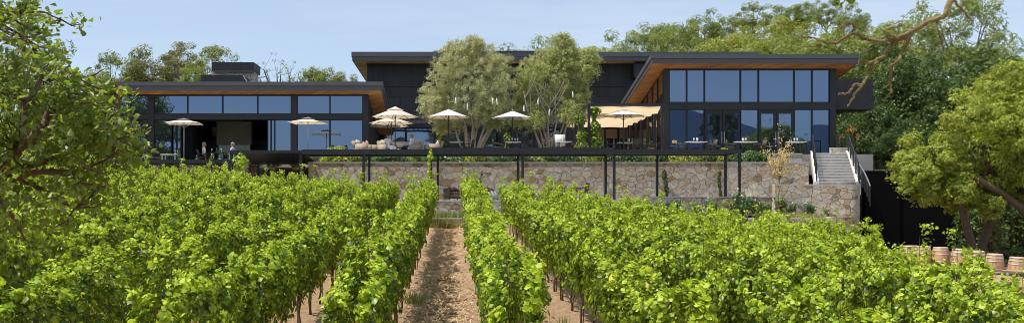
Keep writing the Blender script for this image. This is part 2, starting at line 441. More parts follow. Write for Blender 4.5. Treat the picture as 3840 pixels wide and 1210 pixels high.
# ------------------------------------------------------------------ mesh helpers
class MB:
    """Collects boxes, bars, tubes and lathes for one mesh."""
    def __init__(s):
        s.v, s.f, s.smooth = [], [], []
    def add(s, verts, faces, smooth=False):
        o = len(s.v)
        s.v.extend([tuple(p) for p in verts])
        s.f.extend([tuple(i + o for i in f) for f in faces])
        s.smooth.extend([smooth] * len(faces))
        return s
    def box(s, x0, x1, y0, y1, z0, z1):
        v = [(x, y, z) for z in (z0, z1) for y in (y0, y1) for x in (x0, x1)]
        return s.add(v, [(0, 2, 3, 1), (4, 5, 7, 6), (0, 1, 5, 4), (2, 6, 7, 3), (0, 4, 6, 2), (1, 3, 7, 5)])
    def hexa(s, v):
        return s.add(v, [(0, 2, 3, 1), (4, 5, 7, 6), (0, 1, 5, 4), (2, 6, 7, 3), (0, 4, 6, 2), (1, 3, 7, 5)])
    def slope_box(s, x0, x1, y0, y1, z0, h, k):
        """A box running back from y0 to y1 whose height falls by k per metre."""
        v = []
        for dz in (0, h):
            for y in (y0, y1):
                for x in (x0, x1):
                    v.append((x, y, z0 + dz - k * (y - y0)))
        return s.hexa(v)
    def bar(s, p, q, a, b=None):
        b = b or a
        p, q = Vector(p), Vector(q)
        d = (q - p).normalized()
        up = Vector((0, 0, 1)) if abs(d.z) < 0.95 else Vector((0, 1, 0))
        u = d.cross(up).normalized() * a / 2
        w_ = u.cross(d).normalized() * b / 2
        v = [p - u - w_, p + u - w_, q - u - w_, q + u - w_, p - u + w_, p + u + w_, q - u + w_, q + u + w_]
        return s.hexa(v)
    def tube(s, pts, radii, n=8, cap=True):
        pts = [Vector(p) for p in pts]
        o = []
        prev = None
        for i, p in enumerate(pts):
            d = (pts[min(i + 1, len(pts) - 1)] - pts[max(i - 1, 0)])
            d = d.normalized() if d.length > 1e-9 else Vector((0, 0, 1))
            if prev is None:
                u = d.cross(Vector((0.3, 0.9, 0.2)))
                if u.length < 0.1:
                    u = d.cross(Vector((1, 0, 0)))
            else:
                u = prev - d * prev.dot(d)
            u = u.normalized()
            prev = u
            vv = d.cross(u)
            for k in range(n):
                a = 2 * math.pi * k / n
                o.append(p + (u * math.cos(a) + vv * math.sin(a)) * radii[i])
        f = []
        for i in range(len(pts) - 1):
            for k in range(n):
                k2 = (k + 1) % n
                f.append((i * n + k, i * n + k2, (i + 1) * n + k2, (i + 1) * n + k))
        if cap:
            f.append(tuple(range(n))[::-1])
            f.append(tuple((len(pts) - 1) * n + k for k in range(n)))
        return s.add(o, f, True)
    def lathe(s, prof, c=(0, 0, 0), n=16):
        o, f = [], []
        for r, z in prof:
            for k in range(n):
                a = 2 * math.pi * k / n
                o.append((c[0] + r * math.cos(a), c[1] + r * math.sin(a), c[2] + z))
        for i in range(len(prof) - 1):
            for k in range(n):
                k2 = (k + 1) % n
                f.append((i * n + k, i * n + k2, (i + 1) * n + k2, (i + 1) * n + k))
        f.append(tuple(range(n))[::-1])
        f.append(tuple((len(prof) - 1) * n + k for k in range(n)))
        return s.add(o, f, True)
    def ball(s, c, r, n=10, m=7):
        rx, ry, rz = (r, r, r) if not hasattr(r, '__len__') else r
        o, f = [], []
        for j in range(m + 1):
            t = math.pi * j / m
            for k in range(n):
                a = 2 * math.pi * k / n
                o.append((c[0] + rx * math.sin(t) * math.cos(a), c[1] + ry * math.sin(t) * math.sin(a), c[2] + rz * math.cos(t)))
        for j in range(m):
            for k in range(n):
                k2 = (k + 1) % n
                f.append((j * n + k, (j + 1) * n + k, (j + 1) * n + k2, j * n + k2))
        return s.add(o, f, True)
    def rounded(s, x0, x1, y0, y1, z0, z1, r):
        """A soft-edged box (cushions, wicker)."""
        import bmesh
        bm = bmesh.new()
        bmesh.ops.create_cube(bm, size=1)
        for v in bm.verts:
            v.co = Vector(((x0 + x1) / 2 + v.co.x * (x1 - x0), (y0 + y1) / 2 + v.co.y * (y1 - y0), (z0 + z1) / 2 + v.co.z * (z1 - z0)))
        bmesh.ops.bevel(bm, geom=list(bm.edges), offset=r, segments=2, affect='EDGES')
        bm.verts.ensure_lookup_table()
        bm.verts.index_update()
        v = [tuple(q.co) for q in bm.verts]
        f = [tuple(q.index for q in fc.verts) for fc in bm.faces]
        bm.free()
        return s.add(v, f, True)
    def xform(s, M, start=0):
        for i in range(start, len(s.v)):
            s.v[i] = tuple(M @ Vector(s.v[i]))
        return s
    def mesh(s, name, mat):
        me = bpy.data.meshes.new(name)
        me.from_pydata(s.v, [], s.f)
        me.polygons.foreach_set('use_smooth', s.smooth)
        if mat:
            me.materials.append(MATS[mat])
        me.update()
        return me
    def obj(s, name, mat, parent=None, loc=None):
        return link(name, s.mesh(name, mat), parent, loc)

def link(name, me, parent=None, loc=None):
    o = bpy.data.objects.new(name, me)
    COL.objects.link(o)
    if parent is not None:
        o.parent = parent
    if loc is not None:
        o.location = loc
    return o

def tag(o, label=None, cat=None, group=None, kind=None):
    if label: o['label'] = label
    if cat: o['category'] = cat
    if group: o['group'] = group
    if kind: o['kind'] = kind
    return o

def thing(name, label, cat, loc=(0, 0, 0), rz=0.0, group=None, sc_=None):
    o = link(name, None)
    o.location = loc
    o.rotation_euler = (0, 0, rz)
    if sc_ is not None:
        o.scale = sc_ if hasattr(sc_, '__len__') else (sc_,) * 3
    o.empty_display_size = 0.2
    return tag(o, label, cat, group)

# ---- leaves: thousands of small blades as one mesh
def leaf_template(kind):
    if kind == 'grape':      # five lobes, folded on the midrib
        ang = [(-90, .16), (-58, .52), (-20, .47), (5, .58), (40, .50), (90, .66), (140, .50), (175, .58), (200, .47), (238, .52)]
        v = [(0, 0, 0.0)] + [(r * math.cos(R(a)), r * math.sin(R(a)), -0.22 * abs(math.cos(R(a))) * r - (0.15 * r if a == 90 else 0)) for a, r in ang]
        f = [(0, i, i % 10 + 1) for i in range(1, 11)]
    elif kind == 'oak':      # obovate blade with waved edge
        out = [(0, -.5), (.16, -.2), (.13, -.05), (.30, .12), (.25, .25), (.33, .40), (.15, .55), (0, .58), (-.15, .55), (-.33, .40), (-.25, .25), (-.30, .12), (-.13, -.05), (-.16, -.2)]
        v = [(0, .1, 0.03)] + [(x, y, -0.25 * abs(x) - .1 * y * y) for x, y in out]
        n = len(out)
        f = [(0, i, i % n + 1) for i in range(1, n + 1)]
    elif kind == 'strip':    # narrow olive or grass blade
        v = [(-.10, -.5, 0), (.10, -.5, 0), (.13, 0, .06), (-.13, 0, .06), (0, .5, 0)]
        f = [(0, 1, 2, 3), (3, 2, 4)]
    elif kind == 'blade':    # grass blade or straw
        v = [(-.03, -.5, 0), (.03, -.5, 0), (.035, 0, .05), (-.035, 0, .05), (.01, .5, -.03)]
        f = [(0, 1, 2, 3), (3, 2, 4)]
    elif kind == 'clump':    # a tuft of three blades read at a distance
        v, f = [], []
        for a in (20, 140, 260):
            c, s_ = math.cos(R(a)), math.sin(R(a))
            p = [(.0, .0, 0), (.32, .18, .10), (.55, .0, -.05), (.30, -.2, .05)]
            o = len(v)
            v += [(x * c - y * s_, x * s_ + y * c, z) for x, y, z in p]
            f.append((o, o + 1, o + 2, o + 3))
    else:                    # 'quad': one folded blade
        v = [(-.36, -.1, -.05), (0, -.5, 0), (.36, -.05, -.05), (0, .5, 0)]
        f = [(0, 1, 3), (1, 2, 3)]
    return np.array(v, float), f

TPL = {k: leaf_template(k) for k in ('grape', 'oak', 'strip', 'blade', 'clump', 'quad')}

def leaf_data(kind, cen, nrm, size, rng, tip=None):
    """Vertex and face arrays for blades at cen, facing nrm, tips hanging towards tip."""
    tv, tf = TPL[kind]
    n = len(cen)
    nrm = nrm / (np.linalg.norm(nrm, axis=1, keepdims=True) + 1e-9)
    if tip is None:
        tip = rng.normal(size=(n, 3))
    t = tip - nrm * np.sum(tip * nrm, axis=1, keepdims=True)
    t /= (np.linalg.norm(t, axis=1, keepdims=True) + 1e-9)
    b = np.cross(t, nrm)
    sz = np.asarray(size).reshape(-1, 1, 1)
    vv = (b[:, None, :] * tv[None, :, 0:1] + t[:, None, :] * tv[None, :, 1:2] + nrm[:, None, :] * tv[None, :, 2:3]) * sz + cen[:, None, :]
    return vv.reshape(-1, 3), tf, len(tv), n

def fast_mesh(name, chunks, mats):
    """chunks: (verts, template faces, verts per blade, count, material index)."""
    V, L, S, T, MI = [], [], [], [], []
    vo = lo = 0
    for verts, tf, k, n, mi in chunks:
        V.append(verts)
        base = (np.arange(n) * k + vo)
        tri = np.concatenate([np.array(f) for f in tf])
        lens = np.array([len(f) for f in tf])
        L.append((base[:, None] + tri[None, :]).ravel())
        tot = np.tile(lens, n)
        T.append(tot)
        st = np.cumsum(tot) - tot + lo
        S.append(st)
        MI.append(np.full(len(tot), mi))
        vo += len(verts)
        lo += int(tot.sum())
    V = np.concatenate(V).astype(np.float32)
    L = np.concatenate(L).astype(np.int32)
    S = np.concatenate(S).astype(np.int32)
    T = np.concatenate(T).astype(np.int32)
    MI = np.concatenate(MI).astype(np.int32)
    me = bpy.data.meshes.new(name)
    me.vertices.add(len(V)); me.vertices.foreach_set('co', V.ravel())
    me.loops.add(len(L)); me.loops.foreach_set('vertex_index', L)
    me.polygons.add(len(S)); me.polygons.foreach_set('loop_start', S)
    for m in mats:
        me.materials.append(MATS[m])
    me.polygons.foreach_set('material_index', MI)
    me.update(calc_edges=True)
    me.validate()
    return me

def leaves(name, kind, cen, nrm, size, rng, mat, tip=None):
    v, tf, k, n = leaf_data(kind, cen, nrm, size, rng, tip)
    return fast_mesh(name, [(v, tf, k, n, 0)], [mat])

def ball_pts(rng, n, inner=0.0):
    p = rng.normal(size=(n, 3))
    p /= np.linalg.norm(p, axis=1, keepdims=True)
    r = (inner ** 3 + (1 - inner ** 3) * rng.random(n)) ** (1 / 3)
    return p * r[:, None]

# ------------------------------------------------------------------ terrain
ROW_DX = 0.0067
def tz(x, y):
    x = np.asarray(x, float); y = np.asarray(y, float)
    yc = np.clip(y, -40, 48)
    z = 0.0437 * yc
    z = z - np.clip(x - 2.5, 0, 22) * 0.13 - np.clip(x - 15, 0, 6) * 0.12 + np.clip(-x - 3, 0, 14) * 0.06
    s = smooth(34.5, 38.0, y) * smooth(14.0, 16.5, x)
    z = z * (1 - s) + 0.58 * s
    up = smooth(56.6, 59.5, y)
    z = z * (1 - up) + 5.3 * up
    z = z + 27 * smooth(85, 185, y) * smooth(0, 62, x) * (1 - .55 * smooth(62, 105, x)) + 6.0 * smooth(84, 104, y) * (1 - smooth(0, 20, x))
    z = z - 26 * smooth(260, 700, y) * smooth(0, 62, x)
    z = z - 6.0 * smooth(-20, -200, y)
    return z

def grid_axis(lo, hi, fine0, fine1, step, ratio=1.22):
    a = list(np.arange(fine0, fine1 + 1e-6, step))
    s, v = step, fine1
    while v < hi:
        s *= ratio; v += s; a.append(v)
    s, v = step, fine0
    while v > lo:
        s *= ratio; v -= s; a.insert(0, v)
    return np.array(a)

gx = grid_axis(-6000, 6000, -26, 30, 0.5)
gy = grid_axis(-1500, 9000, 4, 64, 0.5)
rng0 = np.random.default_rng(3)
GX, GY = np.meshgrid(gx, gy)
GZ = tz(GX, GY)
near = (GY > 5) & (GY < 48) & (np.abs(GX) < 28)
GZ = GZ + np.where(near, rng0.normal(size=GZ.shape) * 0.018, 0)
rowph = (GX - GY * ROW_DX + 1.16) / 1.8
GZ = GZ + np.where(near, 0.04 * np.cos(2 * math.pi * rowph), 0)
nx, ny = len(gx), len(gy)
verts = np.stack([GX.ravel(), GY.ravel(), GZ.ravel()], 1)
ii = np.arange(ny - 1)[:, None] * nx + np.arange(nx - 1)[None, :]
fc = np.stack([ii, ii + 1, ii + nx + 1, ii + nx], -1).reshape(-1, 4)
gm = bpy.data.meshes.new('ground')
gm.from_pydata(verts.tolist(), [], fc.tolist())
gm.polygons.foreach_set('use_smooth', [True] * len(fc))
gm.materials.append(MATS['ground'])
tag(link('ground', gm), kind='structure')

# distant hills on the far side of the valley (seen mirrored in the glazing)
hb = MB()
hx = np.linspace(-3600, 3600, 90)
prof = 95 + 60 * np.sin(hx / 520 + 1.0) + 45 * np.sin(hx / 210 + .3) + 22 * np.sin(hx / 83) + 150 * np.exp(-((hx - 860) / 430) ** 2)
vs, fs = [], []
for i, x_ in enumerate(hx):
    vs += [(x_, -1700, -12), (x_, -2350, prof[i] * .62 + 18), (x_, -2700, prof[i] + 20), (x_, -3300, -14)]
for i in range(len(hx) - 1):
    for k in range(3):
        fs.append((i * 4 + k, i * 4 + k + 1, i * 4 + k + 5, i * 4 + k + 4))
hb.add(vs, fs, True)
tag(hb.obj('hills', 'haze_hill'), kind='structure')

# ------------------------------------------------------------------ walls, terraces, stairs
FL_R, FL_L, FL_LOW = 6.07, 5.50, 3.42       # main terrace, left terrace, lower terrace
MW = 53.5                                   # long stone wall
def struct(name, b, mat):
    return tag(b.obj(name, mat), kind='structure')

b = MB()
b.box(-5.6, X(3010, 56), 56.2, 80, 4.9, FL_R)
b.box(X(3010, 56) + .003, 24.3, 56.9, 80, 4.9, FL_R - .004)
struct('terrace', b, 'terrace_floor')
struct('left_terrace', MB().box(-32, -5.603, 57.0, 80, 4.6, FL_L), 'terrace_floor')
struct('lower_terrace', MB().box(-26, X(2421, 50), 50.25, 58, 2.2, FL_LOW).box(X(2421, 50) + .002, X(2905, 51.4), 51.605, 58, 2.2, FL_LOW), 'concrete')
struct('planting_bed', MB().box(X(1163, MW), X(3010, MW), MW + .45, 56.195, 4.0, 5.40), 'bed_soil')

def stone_wall(name, label, x0, x1, y0, y1, z0, z1, mat='field_stone', cap=True, group=None):
    t = thing(name, label, 'stone wall', ((x0 + x1) / 2, y0, z0), group=group)
    o = MB().box(x0, x1, y0, y1, z0, z1 - (0.06 if cap else 0)).obj('masonry', mat, t)
    o.matrix_parent_inverse = t.matrix_basis.inverted()
    if cap:
        c = MB().box(x0 - .01, x1 + .01, y0 - .025, y1 + .02, z1 - .06, z1).obj('coping', 'cap_stone', t)
        c.matrix_parent_inverse = t.matrix_basis.inverted()
    return t

WT = Z(607, MW)
stone_wall('stone_wall', 'long tall tan fieldstone wall under the upper terrace planting', X(1157, MW), X(3033, MW), MW, MW + .45, 2.6, WT)
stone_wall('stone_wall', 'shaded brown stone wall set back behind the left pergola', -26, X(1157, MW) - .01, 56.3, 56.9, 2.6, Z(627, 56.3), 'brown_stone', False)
stone_wall('stone_wall', 'low stone seat wall fronting the lower terrace with bluish capstones', X(1480, 50), X(2421, 50), 49.75, 50.2, 1.8, Z(751, 50))
stone_wall('stone_wall', 'lowest stone planter wall at the far end of the straw path', X(1430, 48.5), X(3110, 48.5), 48.25, 48.6, -.6, Z(816, 48.5))
stone_wall('stone_wall', 'low grey stone wall behind the rose bushes', X(2425, 51.4), X(2905, 51.4), 51.2, 51.6, 1.8, Z(736, 51.4))
stone_wall('stone_wall', 'short stone planter wall at terrace level beside the autumn tree', X(2480, 55.7), X(3003, 55.7), 55.5, 55.9, 5.0, Z(575, 55.7))
# block wall at the foot of the stair, ending in a rounded corner that turns back
t = thing('stone_wall', 'square stone block wall in front of the concrete stair with rounded end', 'stone wall', (X(3080, 50), 50, 0))
o = MB()
zt = Z(690, 50)
x0, x1 = X(2907, 50), X(3240, 50)
cx, cy, rr = x1 - .6, 50.6, .6
poly = [(x0, 50.0), (cx, 50.0)] + [(cx + rr * math.sin(a), cy - rr * math.cos(a)) for a in np.linspace(.12, math.pi / 2, 9)] + [(cx + rr, 57.0), (cx + rr - .45, 57.0)] + [(cx + (rr - .45) * math.sin(a), cy - (rr - .45) * math.cos(a)) for a in np.linspace(math.pi / 2, 0, 7)] + [(x0, 50.45)]
def prism(b, poly, z0, z1):
    n = len(poly)
    v = [(p[0], p[1], z0) for p in poly] + [(p[0], p[1], z1) for p in poly]
    f = [tuple(range(n))[::-1], tuple(range(n, 2 * n))] + [(i, (i + 1) % n, n + (i + 1) % n, n + i) for i in range(n)]
    return b.add(v, f)
prism(o, poly, -1.2, zt - .06)
q = o.obj('masonry', 'field_stone', t); q.matrix_parent_inverse = t.matrix_basis.inverted()
o = MB(); prism(o, poly, zt - .06, zt)
q = o.obj('coping', 'cap_stone', t); q.matrix_parent_inverse = t.matrix_basis.inverted()
# sweeping lower wall whose end curls round the corner
t = thing('stone_wall', 'tall curved stone wall end sweeping round below the stair railing', 'stone wall', (X(3200, 48.3), 48.3, 0))
xe = X(3105, 48.5)
poly = [(xe, 48.22)] + [(xe + .55 + 1.0 * math.sin(a), 49.22 - 1.0 * math.cos(a)) for a in np.linspace(0, math.pi / 2, 10)] + [(xe + 1.55, 49.93), (xe, 49.93)]
o = MB(); prism(o, poly, -1.6, Z(812, 48.5))
q = o.obj('masonry', 'field_stone', t); q.matrix_parent_inverse = t.matrix_basis.inverted()
# planting soil between the low walls
struct('rose_bed', MB().box(X(1440, 49), X(3100, 49), 48.61, 49.74, 1.2, Z(822, 49)), 'bed_soil')
struct('rose_bed_upper', MB().box(X(2425, 50), X(2905, 50), 49.76, 51.19, 1.6, Z(806, 50)), 'bed_soil')
struct('entry_landing', MB().box(19.15, x1 - .46, 50.46, 53.49, 1.6, 4.22), 'stair_concrete')

# concrete stair
SY0 = 52.3
def SXL(y): return 19.50 + (y - SY0) / 3.7 * 1.15
def SXR(y): return 21.45 + (y - SY0) / 3.7 * .95
t = thing('staircase', 'straight flight of grey concrete steps rising to the terrace', 'stairs', (20.5, SY0, 4.2))
inv = t.matrix_basis.inverted()
NS, RUN = 11, .325
RISE = (FL_R - 4.22) / NS
for i in range(NS):
    s_ = MB()
    y0 = SY0 + .1 + i * RUN
    y1 = 57.1 if i == NS - 1 else y0 + RUN
    yb = min(y1, 56.4)
    za_, zb_ = 4.22 + RISE * i - (.5 if i else .02), 4.22 + RISE * (i + 1) - .056
    s_.hexa([(xx(yq), yy, zz) for zz in (za_, zb_) for yy, yq in ((y0, y0), (y1 + .02, yb)) for xx in (SXL, SXR)])
    q = s_.obj('step', 'stair_concrete', t); q.matrix_parent_inverse = inv
    n_ = MB().hexa([(xx(yq), yy, zz) for zz in (zb_ + .001, zb_ + .056) for yy, yq in ((y0 - .03, y0), (y1 - .032, yb)) for xx in (SXL, SXR)])
    n_.obj('nosing', 'pale_concrete', q)
for fx, o0, o1 in ((SXL, -.25, -.004), (SXR, .004, .25)):
    s_ = MB()
    s_.hexa([(fx(yy) + ox, yy, zz + dz) for dz in (-.55, .14) for yy, zz in ((SY0 + .02, 4.25), (56.2, FL_R + .02)) for ox in (o0, o1)])
    q = s_.obj('stringer', 'pale_concrete', t); q.matrix_parent_inverse = inv
def railing(label, pts, h=1.0, lit=False):
    t = thing('stair_railing', label, 'railing', pts[0])
    inv = t.matrix_basis.inverted()
    b = MB()
    for i in range(len(pts) - 1):
        p, q_ = Vector(pts[i]), Vector(pts[i + 1])
        b.bar(p + Vector((0, 0, h)), q_ + Vector((0, 0, h)), .05, .05)
    q = b.obj('handrail', 'steel' if lit else 'dark_metal', t); q.matrix_parent_inverse = inv  # lit: sun on the dark rail painted by swapping in pale steel
    b = MB()
    for i in range(len(pts) - 1):
        p, q_ = Vector(pts[i]), Vector(pts[i + 1])
        for k in range(1, 8):
            b.bar(p + Vector((0, 0, h * k / 8)), q_ + Vector((0, 0, h * k / 8)), .014, .014)
    q = b.obj('infill_wire', 'dark_metal', t); q.matrix_parent_inverse = inv
    for p in pts:
        q = MB().box(p[0] - .025, p[0] + .025, p[1] - .03, p[1] + .03, p[2] - .05, p[2] + h + .02).obj('post', 'dark_metal', t)
        q.matrix_parent_inverse = inv
sl = (FL_R - 4.25) / 3.9
railing('black wire railing along the left side of the concrete stair', [(SXL(52.4 + k * .92) - .13, 52.4 + k * .92, 4.38 + sl * k * .92) for k in range(5)])
railing('black curving railing along the right side of the concrete stair', [(SXR(52.4 + k * .92) + .13, 52.4 + k * .92, 4.38 + sl * k * .92) for k in range(5)])
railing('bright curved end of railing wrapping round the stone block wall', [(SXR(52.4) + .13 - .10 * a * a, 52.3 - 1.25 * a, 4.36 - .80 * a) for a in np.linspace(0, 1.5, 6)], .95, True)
railing('short flat black railing behind the top of the stair', [(X(3140, 57.5), 57.5, FL_R), (X(3170, 57.5), 57.5, FL_R), (X(3196, 57.5), 57.5, FL_R)], 1.1)
t = stone_wall('stone_wall', 'small pale stone curb beside the topmost stair step', X(3120, 57), X(3192, 57), 57.15, 57.4, 5.4, Z(553, 57))

# dark retaining wall below the trees on the right
t = thing('retaining_wall', 'tall black panelled wall behind the wine barrels', 'wall', (X(3420, 56), 56, .5))
inv = t.matrix_basis.inverted()
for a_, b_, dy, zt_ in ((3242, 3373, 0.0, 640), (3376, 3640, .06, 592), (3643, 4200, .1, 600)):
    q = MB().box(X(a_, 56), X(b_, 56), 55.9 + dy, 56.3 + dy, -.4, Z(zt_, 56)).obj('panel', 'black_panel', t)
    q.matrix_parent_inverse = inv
struct('gravel_path', MB().box(16.5, 34, 37.6, 55.9, -.4, .585), 'bed_soil')

# ------------------------------------------------------------------ buildings
def part(b, name, mat, parent, label=None):
    o = b.obj(name, mat, parent)
    o.matrix_parent_inverse = parent_world(parent).inverted()
    if label: o['label'] = label
    return o
def parent_world(o):
    m = o.matrix_basis.copy()
    p = o
    while p.parent is not None:
        m = p.parent.matrix_basis @ p.matrix_parent_inverse @ m if False else m
        p = p.parent
    return m
# buildings are modelled in world coordinates: their empties sit at the base, parts carry the inverse
def wpart(b, name, mat, root, parent=None, label=None):
    o = b.obj(name, mat, parent or root)
    if parent is None or parent is root:
        o.matrix_parent_inverse = root.matrix_basis.inverted()
    if label: o['label'] = label
    return o

def window(root, xa, xb, za, zb, y, fw=.05, name='window', glass='tinted_glass', dep=.12, tilt=0):
    f = MB()
    f.box(xa, xb, y - dep * .5, y + dep * .5, zb - fw, zb)
    f.box(xa, xb, y - dep * .5, y + dep * .5, za, za + fw)
    f.box(xa, xa + fw, y - dep * .5, y + dep * .5, za + fw, zb - fw)
    f.box(xb - fw, xb, y - dep * .5, y + dep * .5, za + fw, zb - fw)
    fo = wpart(f, name, 'frame_metal', root)
    p = MB()
    dx = tilt
    p.box(xa + fw + .002, xb - fw - .002, y - .012, y + .012, za + fw + .002, zb - fw - .002)
    for i, v in enumerate(p.v):      # panes never sit perfectly square in their frames
        p.v[i] = (v[0], v[1] + dx * (v[0] - (xa + xb) / 2) + dx * .6 * (v[2] - (za + zb) / 2), v[2])
    wpart(p, 'pane', glass, root, fo)
    return fo

KS = 0.176
rw = random.Random(5)
# ---- right pavilion
d = 60.0
rp = thing('pavilion_building', 'dark glass pavilion with tall windows and orange soffit beside the stair', 'building', (X(2810, d), d, FL_R))
bx0, bx1 = X(2488, d), X(3132, d)
zt = Z(262, d)
ups = [(2508, 2574.5), (2574.5, 2641), (2641, 2776), (2776, 2843.5), (2843.5, 2977), (2977, 3044), (3044, 3110)]
zb0, zb1 = Z(385, d), Z(410, d)
for a_, b_ in ups:
    window(rp, X(a_, d) + .004, X(b_, d) - .004, zb0, zt, d, .045, tilt=rw.uniform(-.004, .004))
for a_, b_ in [(2508, 2574.5), (2574.5, 2641), (2776, 2843.5), (2977, 3044), (3044, 3110)]:
    window(rp, X(a_, d) + .004, X(b_, d) - .004, FL_R + .02, zb1, d, .045, tilt=rw.uniform(-.005, .005))
for a_, b_ in [(2643, 2708), (2709.5, 2774), (2845, 2909), (2910.5, 2975)]:
    fo = window(rp, X(a_, d), X(b_, d), FL_R + .02, Z(418, d), d, .14, name='door', tilt=rw.uniform(-.008, .008))
    wpart(MB().box(X(a_, d) + (.06 if a_ in (2709.5, 2910.5) else 1.0 - .02), X(a_, d) + (.10 if a_ in (2709.5, 2910.5) else 1.02), d - .11, d - .062, FL_R + .8, FL_R + 1.5), 'handle', 'steel', rp, fo)
for a_, b_ in ((2642, 2775.5), (2844, 2976.5)):
    wpart(MB().box(X(a_, d), X(b_, d), d - .06, d + .06, Z(418, d) + .003, zb1), 'lintel', 'frame_metal', rp)
wpart(MB().box(X(2508, d), X(3110, d), d - .12, d + .12, zb1 + .002, zb0 - .002), 'beam', 'dark_metal', rp)
wpart(MB().box(bx0, X(2508, d) - .001, d - .14, d + .3, FL_R, zt), 'corner_post', 'dark_metal', rp)
wpart(MB().box(X(3110, d) + .001, bx1, d - .14, d + .3, FL_R, zt), 'corner_post', 'dark_metal', rp)
wpart(MB().slope_box(bx0 + .02, bx1 - .02, d - .12, d + 18, zt + .001, .12, KS), 'wall_plate', 'dark_metal', rp)
body = MB()
body.slope_box(bx0 + .25, bx1 - .02, d + .31, d + 18, FL_R, zt - FL_R - .06, 0)
for i in (2, 3):
    pass
body.v = [(x, y, z if z < 7 else zt - .01 - KS * (y - d)) for x, y, z in body.v]
wpart(body, 'wall', 'dark_siding', rp)
# glazed left flank under the raking soffit
for k in range(8):
    ya, yb = d + .32 + k * 1.6, d + .32 + (k + 1) * 1.6
    f = MB()
    za = FL_R + .05
    f.box(bx0, bx0 + .10, yb - .08, yb, za, zt - KS * (yb - d) - .02)
    f.box(bx0, bx0 + .10, ya, yb - .081, FL_R + 3.15, FL_R + 3.45)
    fo = wpart(f, 'side_window', 'frame_metal', rp)
    g = MB()
    for z0_, z1a, z1b in ((FL_R + .02, FL_R + 3.148, FL_R + 3.148), (FL_R + 3.452, zt - KS * (ya - d) - .02, zt - KS * (yb - d) - .02)):
        if z1b > z0_ + .1:
            g.add([(bx0 + .05, ya + .002, z0_), (bx0 + .05, yb - .082, z0_), (bx0 + .05, yb - .082, z1b), (bx0 + .05, ya + .002, z1a)], [(0, 1, 2, 3)])
    wpart(g, 'pane', 'side_glass', rp, fo)
def shed_roof(root, x0, x1, yf, yb, ztop, thick, k, soff='soffit_board', step=.25):
    """Sloped slab: deck, two-step fascia with projecting drip edge, boarded soffit."""
    wpart(MB().slope_box(x0 + .06, x1 - .06, yf + .06, yb, ztop - .12, .10, k), 'roof', 'roof_seam', root)
    fa = MB()
    fa.slope_box(x0, x1, yf - .06, yf - .001, ztop - thick * .45, thick * .45, 0)
    fa.slope_box(x0 + .04, x1 - .04, yf + .001, yf + .05, ztop - thick, thick * .56, 0)
    for xa, xb, xc, xd in ((x0, x0 + .058, x0 + .06, x0 + .11), (x1 - .058, x1, x1 - .11, x1 - .06)):
        fa.slope_box(xa, xb, yf + .051, yb, ztop - thick * .45 - k * .05, thick * .45, k)
        fa.slope_box(xc, xd, yf + .052, yb, ztop - thick - k * .05, thick * .56, k)
    wpart(fa, 'fascia', 'fascia_metal', root)
    wpart(MB().slope_box(x0 + .115, x1 - .115, yf + .055, yb, ztop - thick + .02 - k * .05, .04, k), 'soffit', soff, root)
yf = 58.85
shed_roof(rp, X(2441, yf), X(3221, yf), yf, 79, Z(204, yf), .54, KS)
wing = MB().box(bx1 + .01, X(3262, 66), 65.5, 76, Z(400, 66), Z(300, 66))
wpart(wing, 'rear_wing', 'dark_siding', rp)
wpart(MB().box(bx1 + .01, X(3268, 64), 63.6, 65.49, Z(412, 64), Z(358, 64)), 'rear_canopy', 'dark_metal', rp)

# ---- left pavilion
d = 62.0
lp = thing('pavilion_building', 'long low dark pavilion with open bay and rooftop screens on the left', 'building', (X(900, d), d, FL_L))
lx0, lx1 = X(150, d), X(1382, d)
zt = Z(358, d)
zc0, zc1 = Z(428, d), Z(449, d)
def PX(a_): return X(a_, d)
ups = [(180, 300), (300, 430), (430, 557), (579, 704.5), (704.5, 835.5), (835.5, 967), (967, 1093), (1114, 1237.5), (1237.5, 1361)]
for a_, b_ in ups:
    window(lp, PX(a_) + .004, PX(b_) - .004, zc0, zt, d, .04, tilt=rw.uniform(-.004, .004))
for a_, b_ in [(180, 300), (300, 430), (430, 557), (579, 644), (1030, 1093), (1114, 1237.5), (1237.5, 1361)]:
    window(lp, PX(a_) + .004, PX(b_) - .004, FL_L + .02, zc1, d, .045, tilt=rw.uniform(-.005, .005))
for k, (a_, b_) in enumerate([(646, 660), (662, 676), (1002, 1014), (1016, 1028)]):
    window(lp, PX(a_), PX(b_), FL_L + .02, zc1, d + .18, .03, name='sliding_door')
wpart(MB().box(PX(150), PX(1361), d - .12, d + .12, zc1 + .002, zc0 - .002), 'beam', 'dark_metal', lp)
for a_, b_ in ((557, 579), (1093, 1114), (1361, 1382), (150, 180)):
    for z0_, z1_ in ((FL_L, zc1), (zc0, zt)):
        wpart(MB().box(PX(a_) + .001, PX(b_) - .001, d - .16, d + .3, FL_L if z0_ == FL_L else zc1 + .001, zc1 if z0_ == FL_L else zt), 'column', 'dark_metal', lp)
wpart(MB().slope_box(lx0 + .02, lx1 - .02, d - .12, d + 14, zt + .001, .12, KS), 'wall_plate', 'dark_metal', lp)
bd = MB()
bd.box(lx0, lx1 - .2, 68.0, 75, FL_L, zt - KS * 13 - .1)
o_ = len(bd.v)
bd.box(lx1 - .2, lx1 - .03, d + .31, 75, FL_L, zt)
for q_ in range(o_, len(bd.v)):
    if bd.v[q_][2] > FL_L + 1: bd.v[q_] = (bd.v[q_][0], bd.v[q_][1], zt - .01 - KS * (bd.v[q_][1] - d))
bd.box(lx0, lx0 + .2, d + .31, 67.9, FL_L, zt - KS * 6)
wpart(bd, 'wall', 'charcoal_board', lp)
wpart(MB().box(PX(640), PX(690), 64.0, 67.9, FL_L, zt - 1.6), 'inner_wall', 'dark_interior', lp)
wpart(MB().box(PX(580), PX(1100), d + .35, 67.9, zc1 + .35, zc1 + .45), 'ceiling_panel', 'dark_interior', lp)
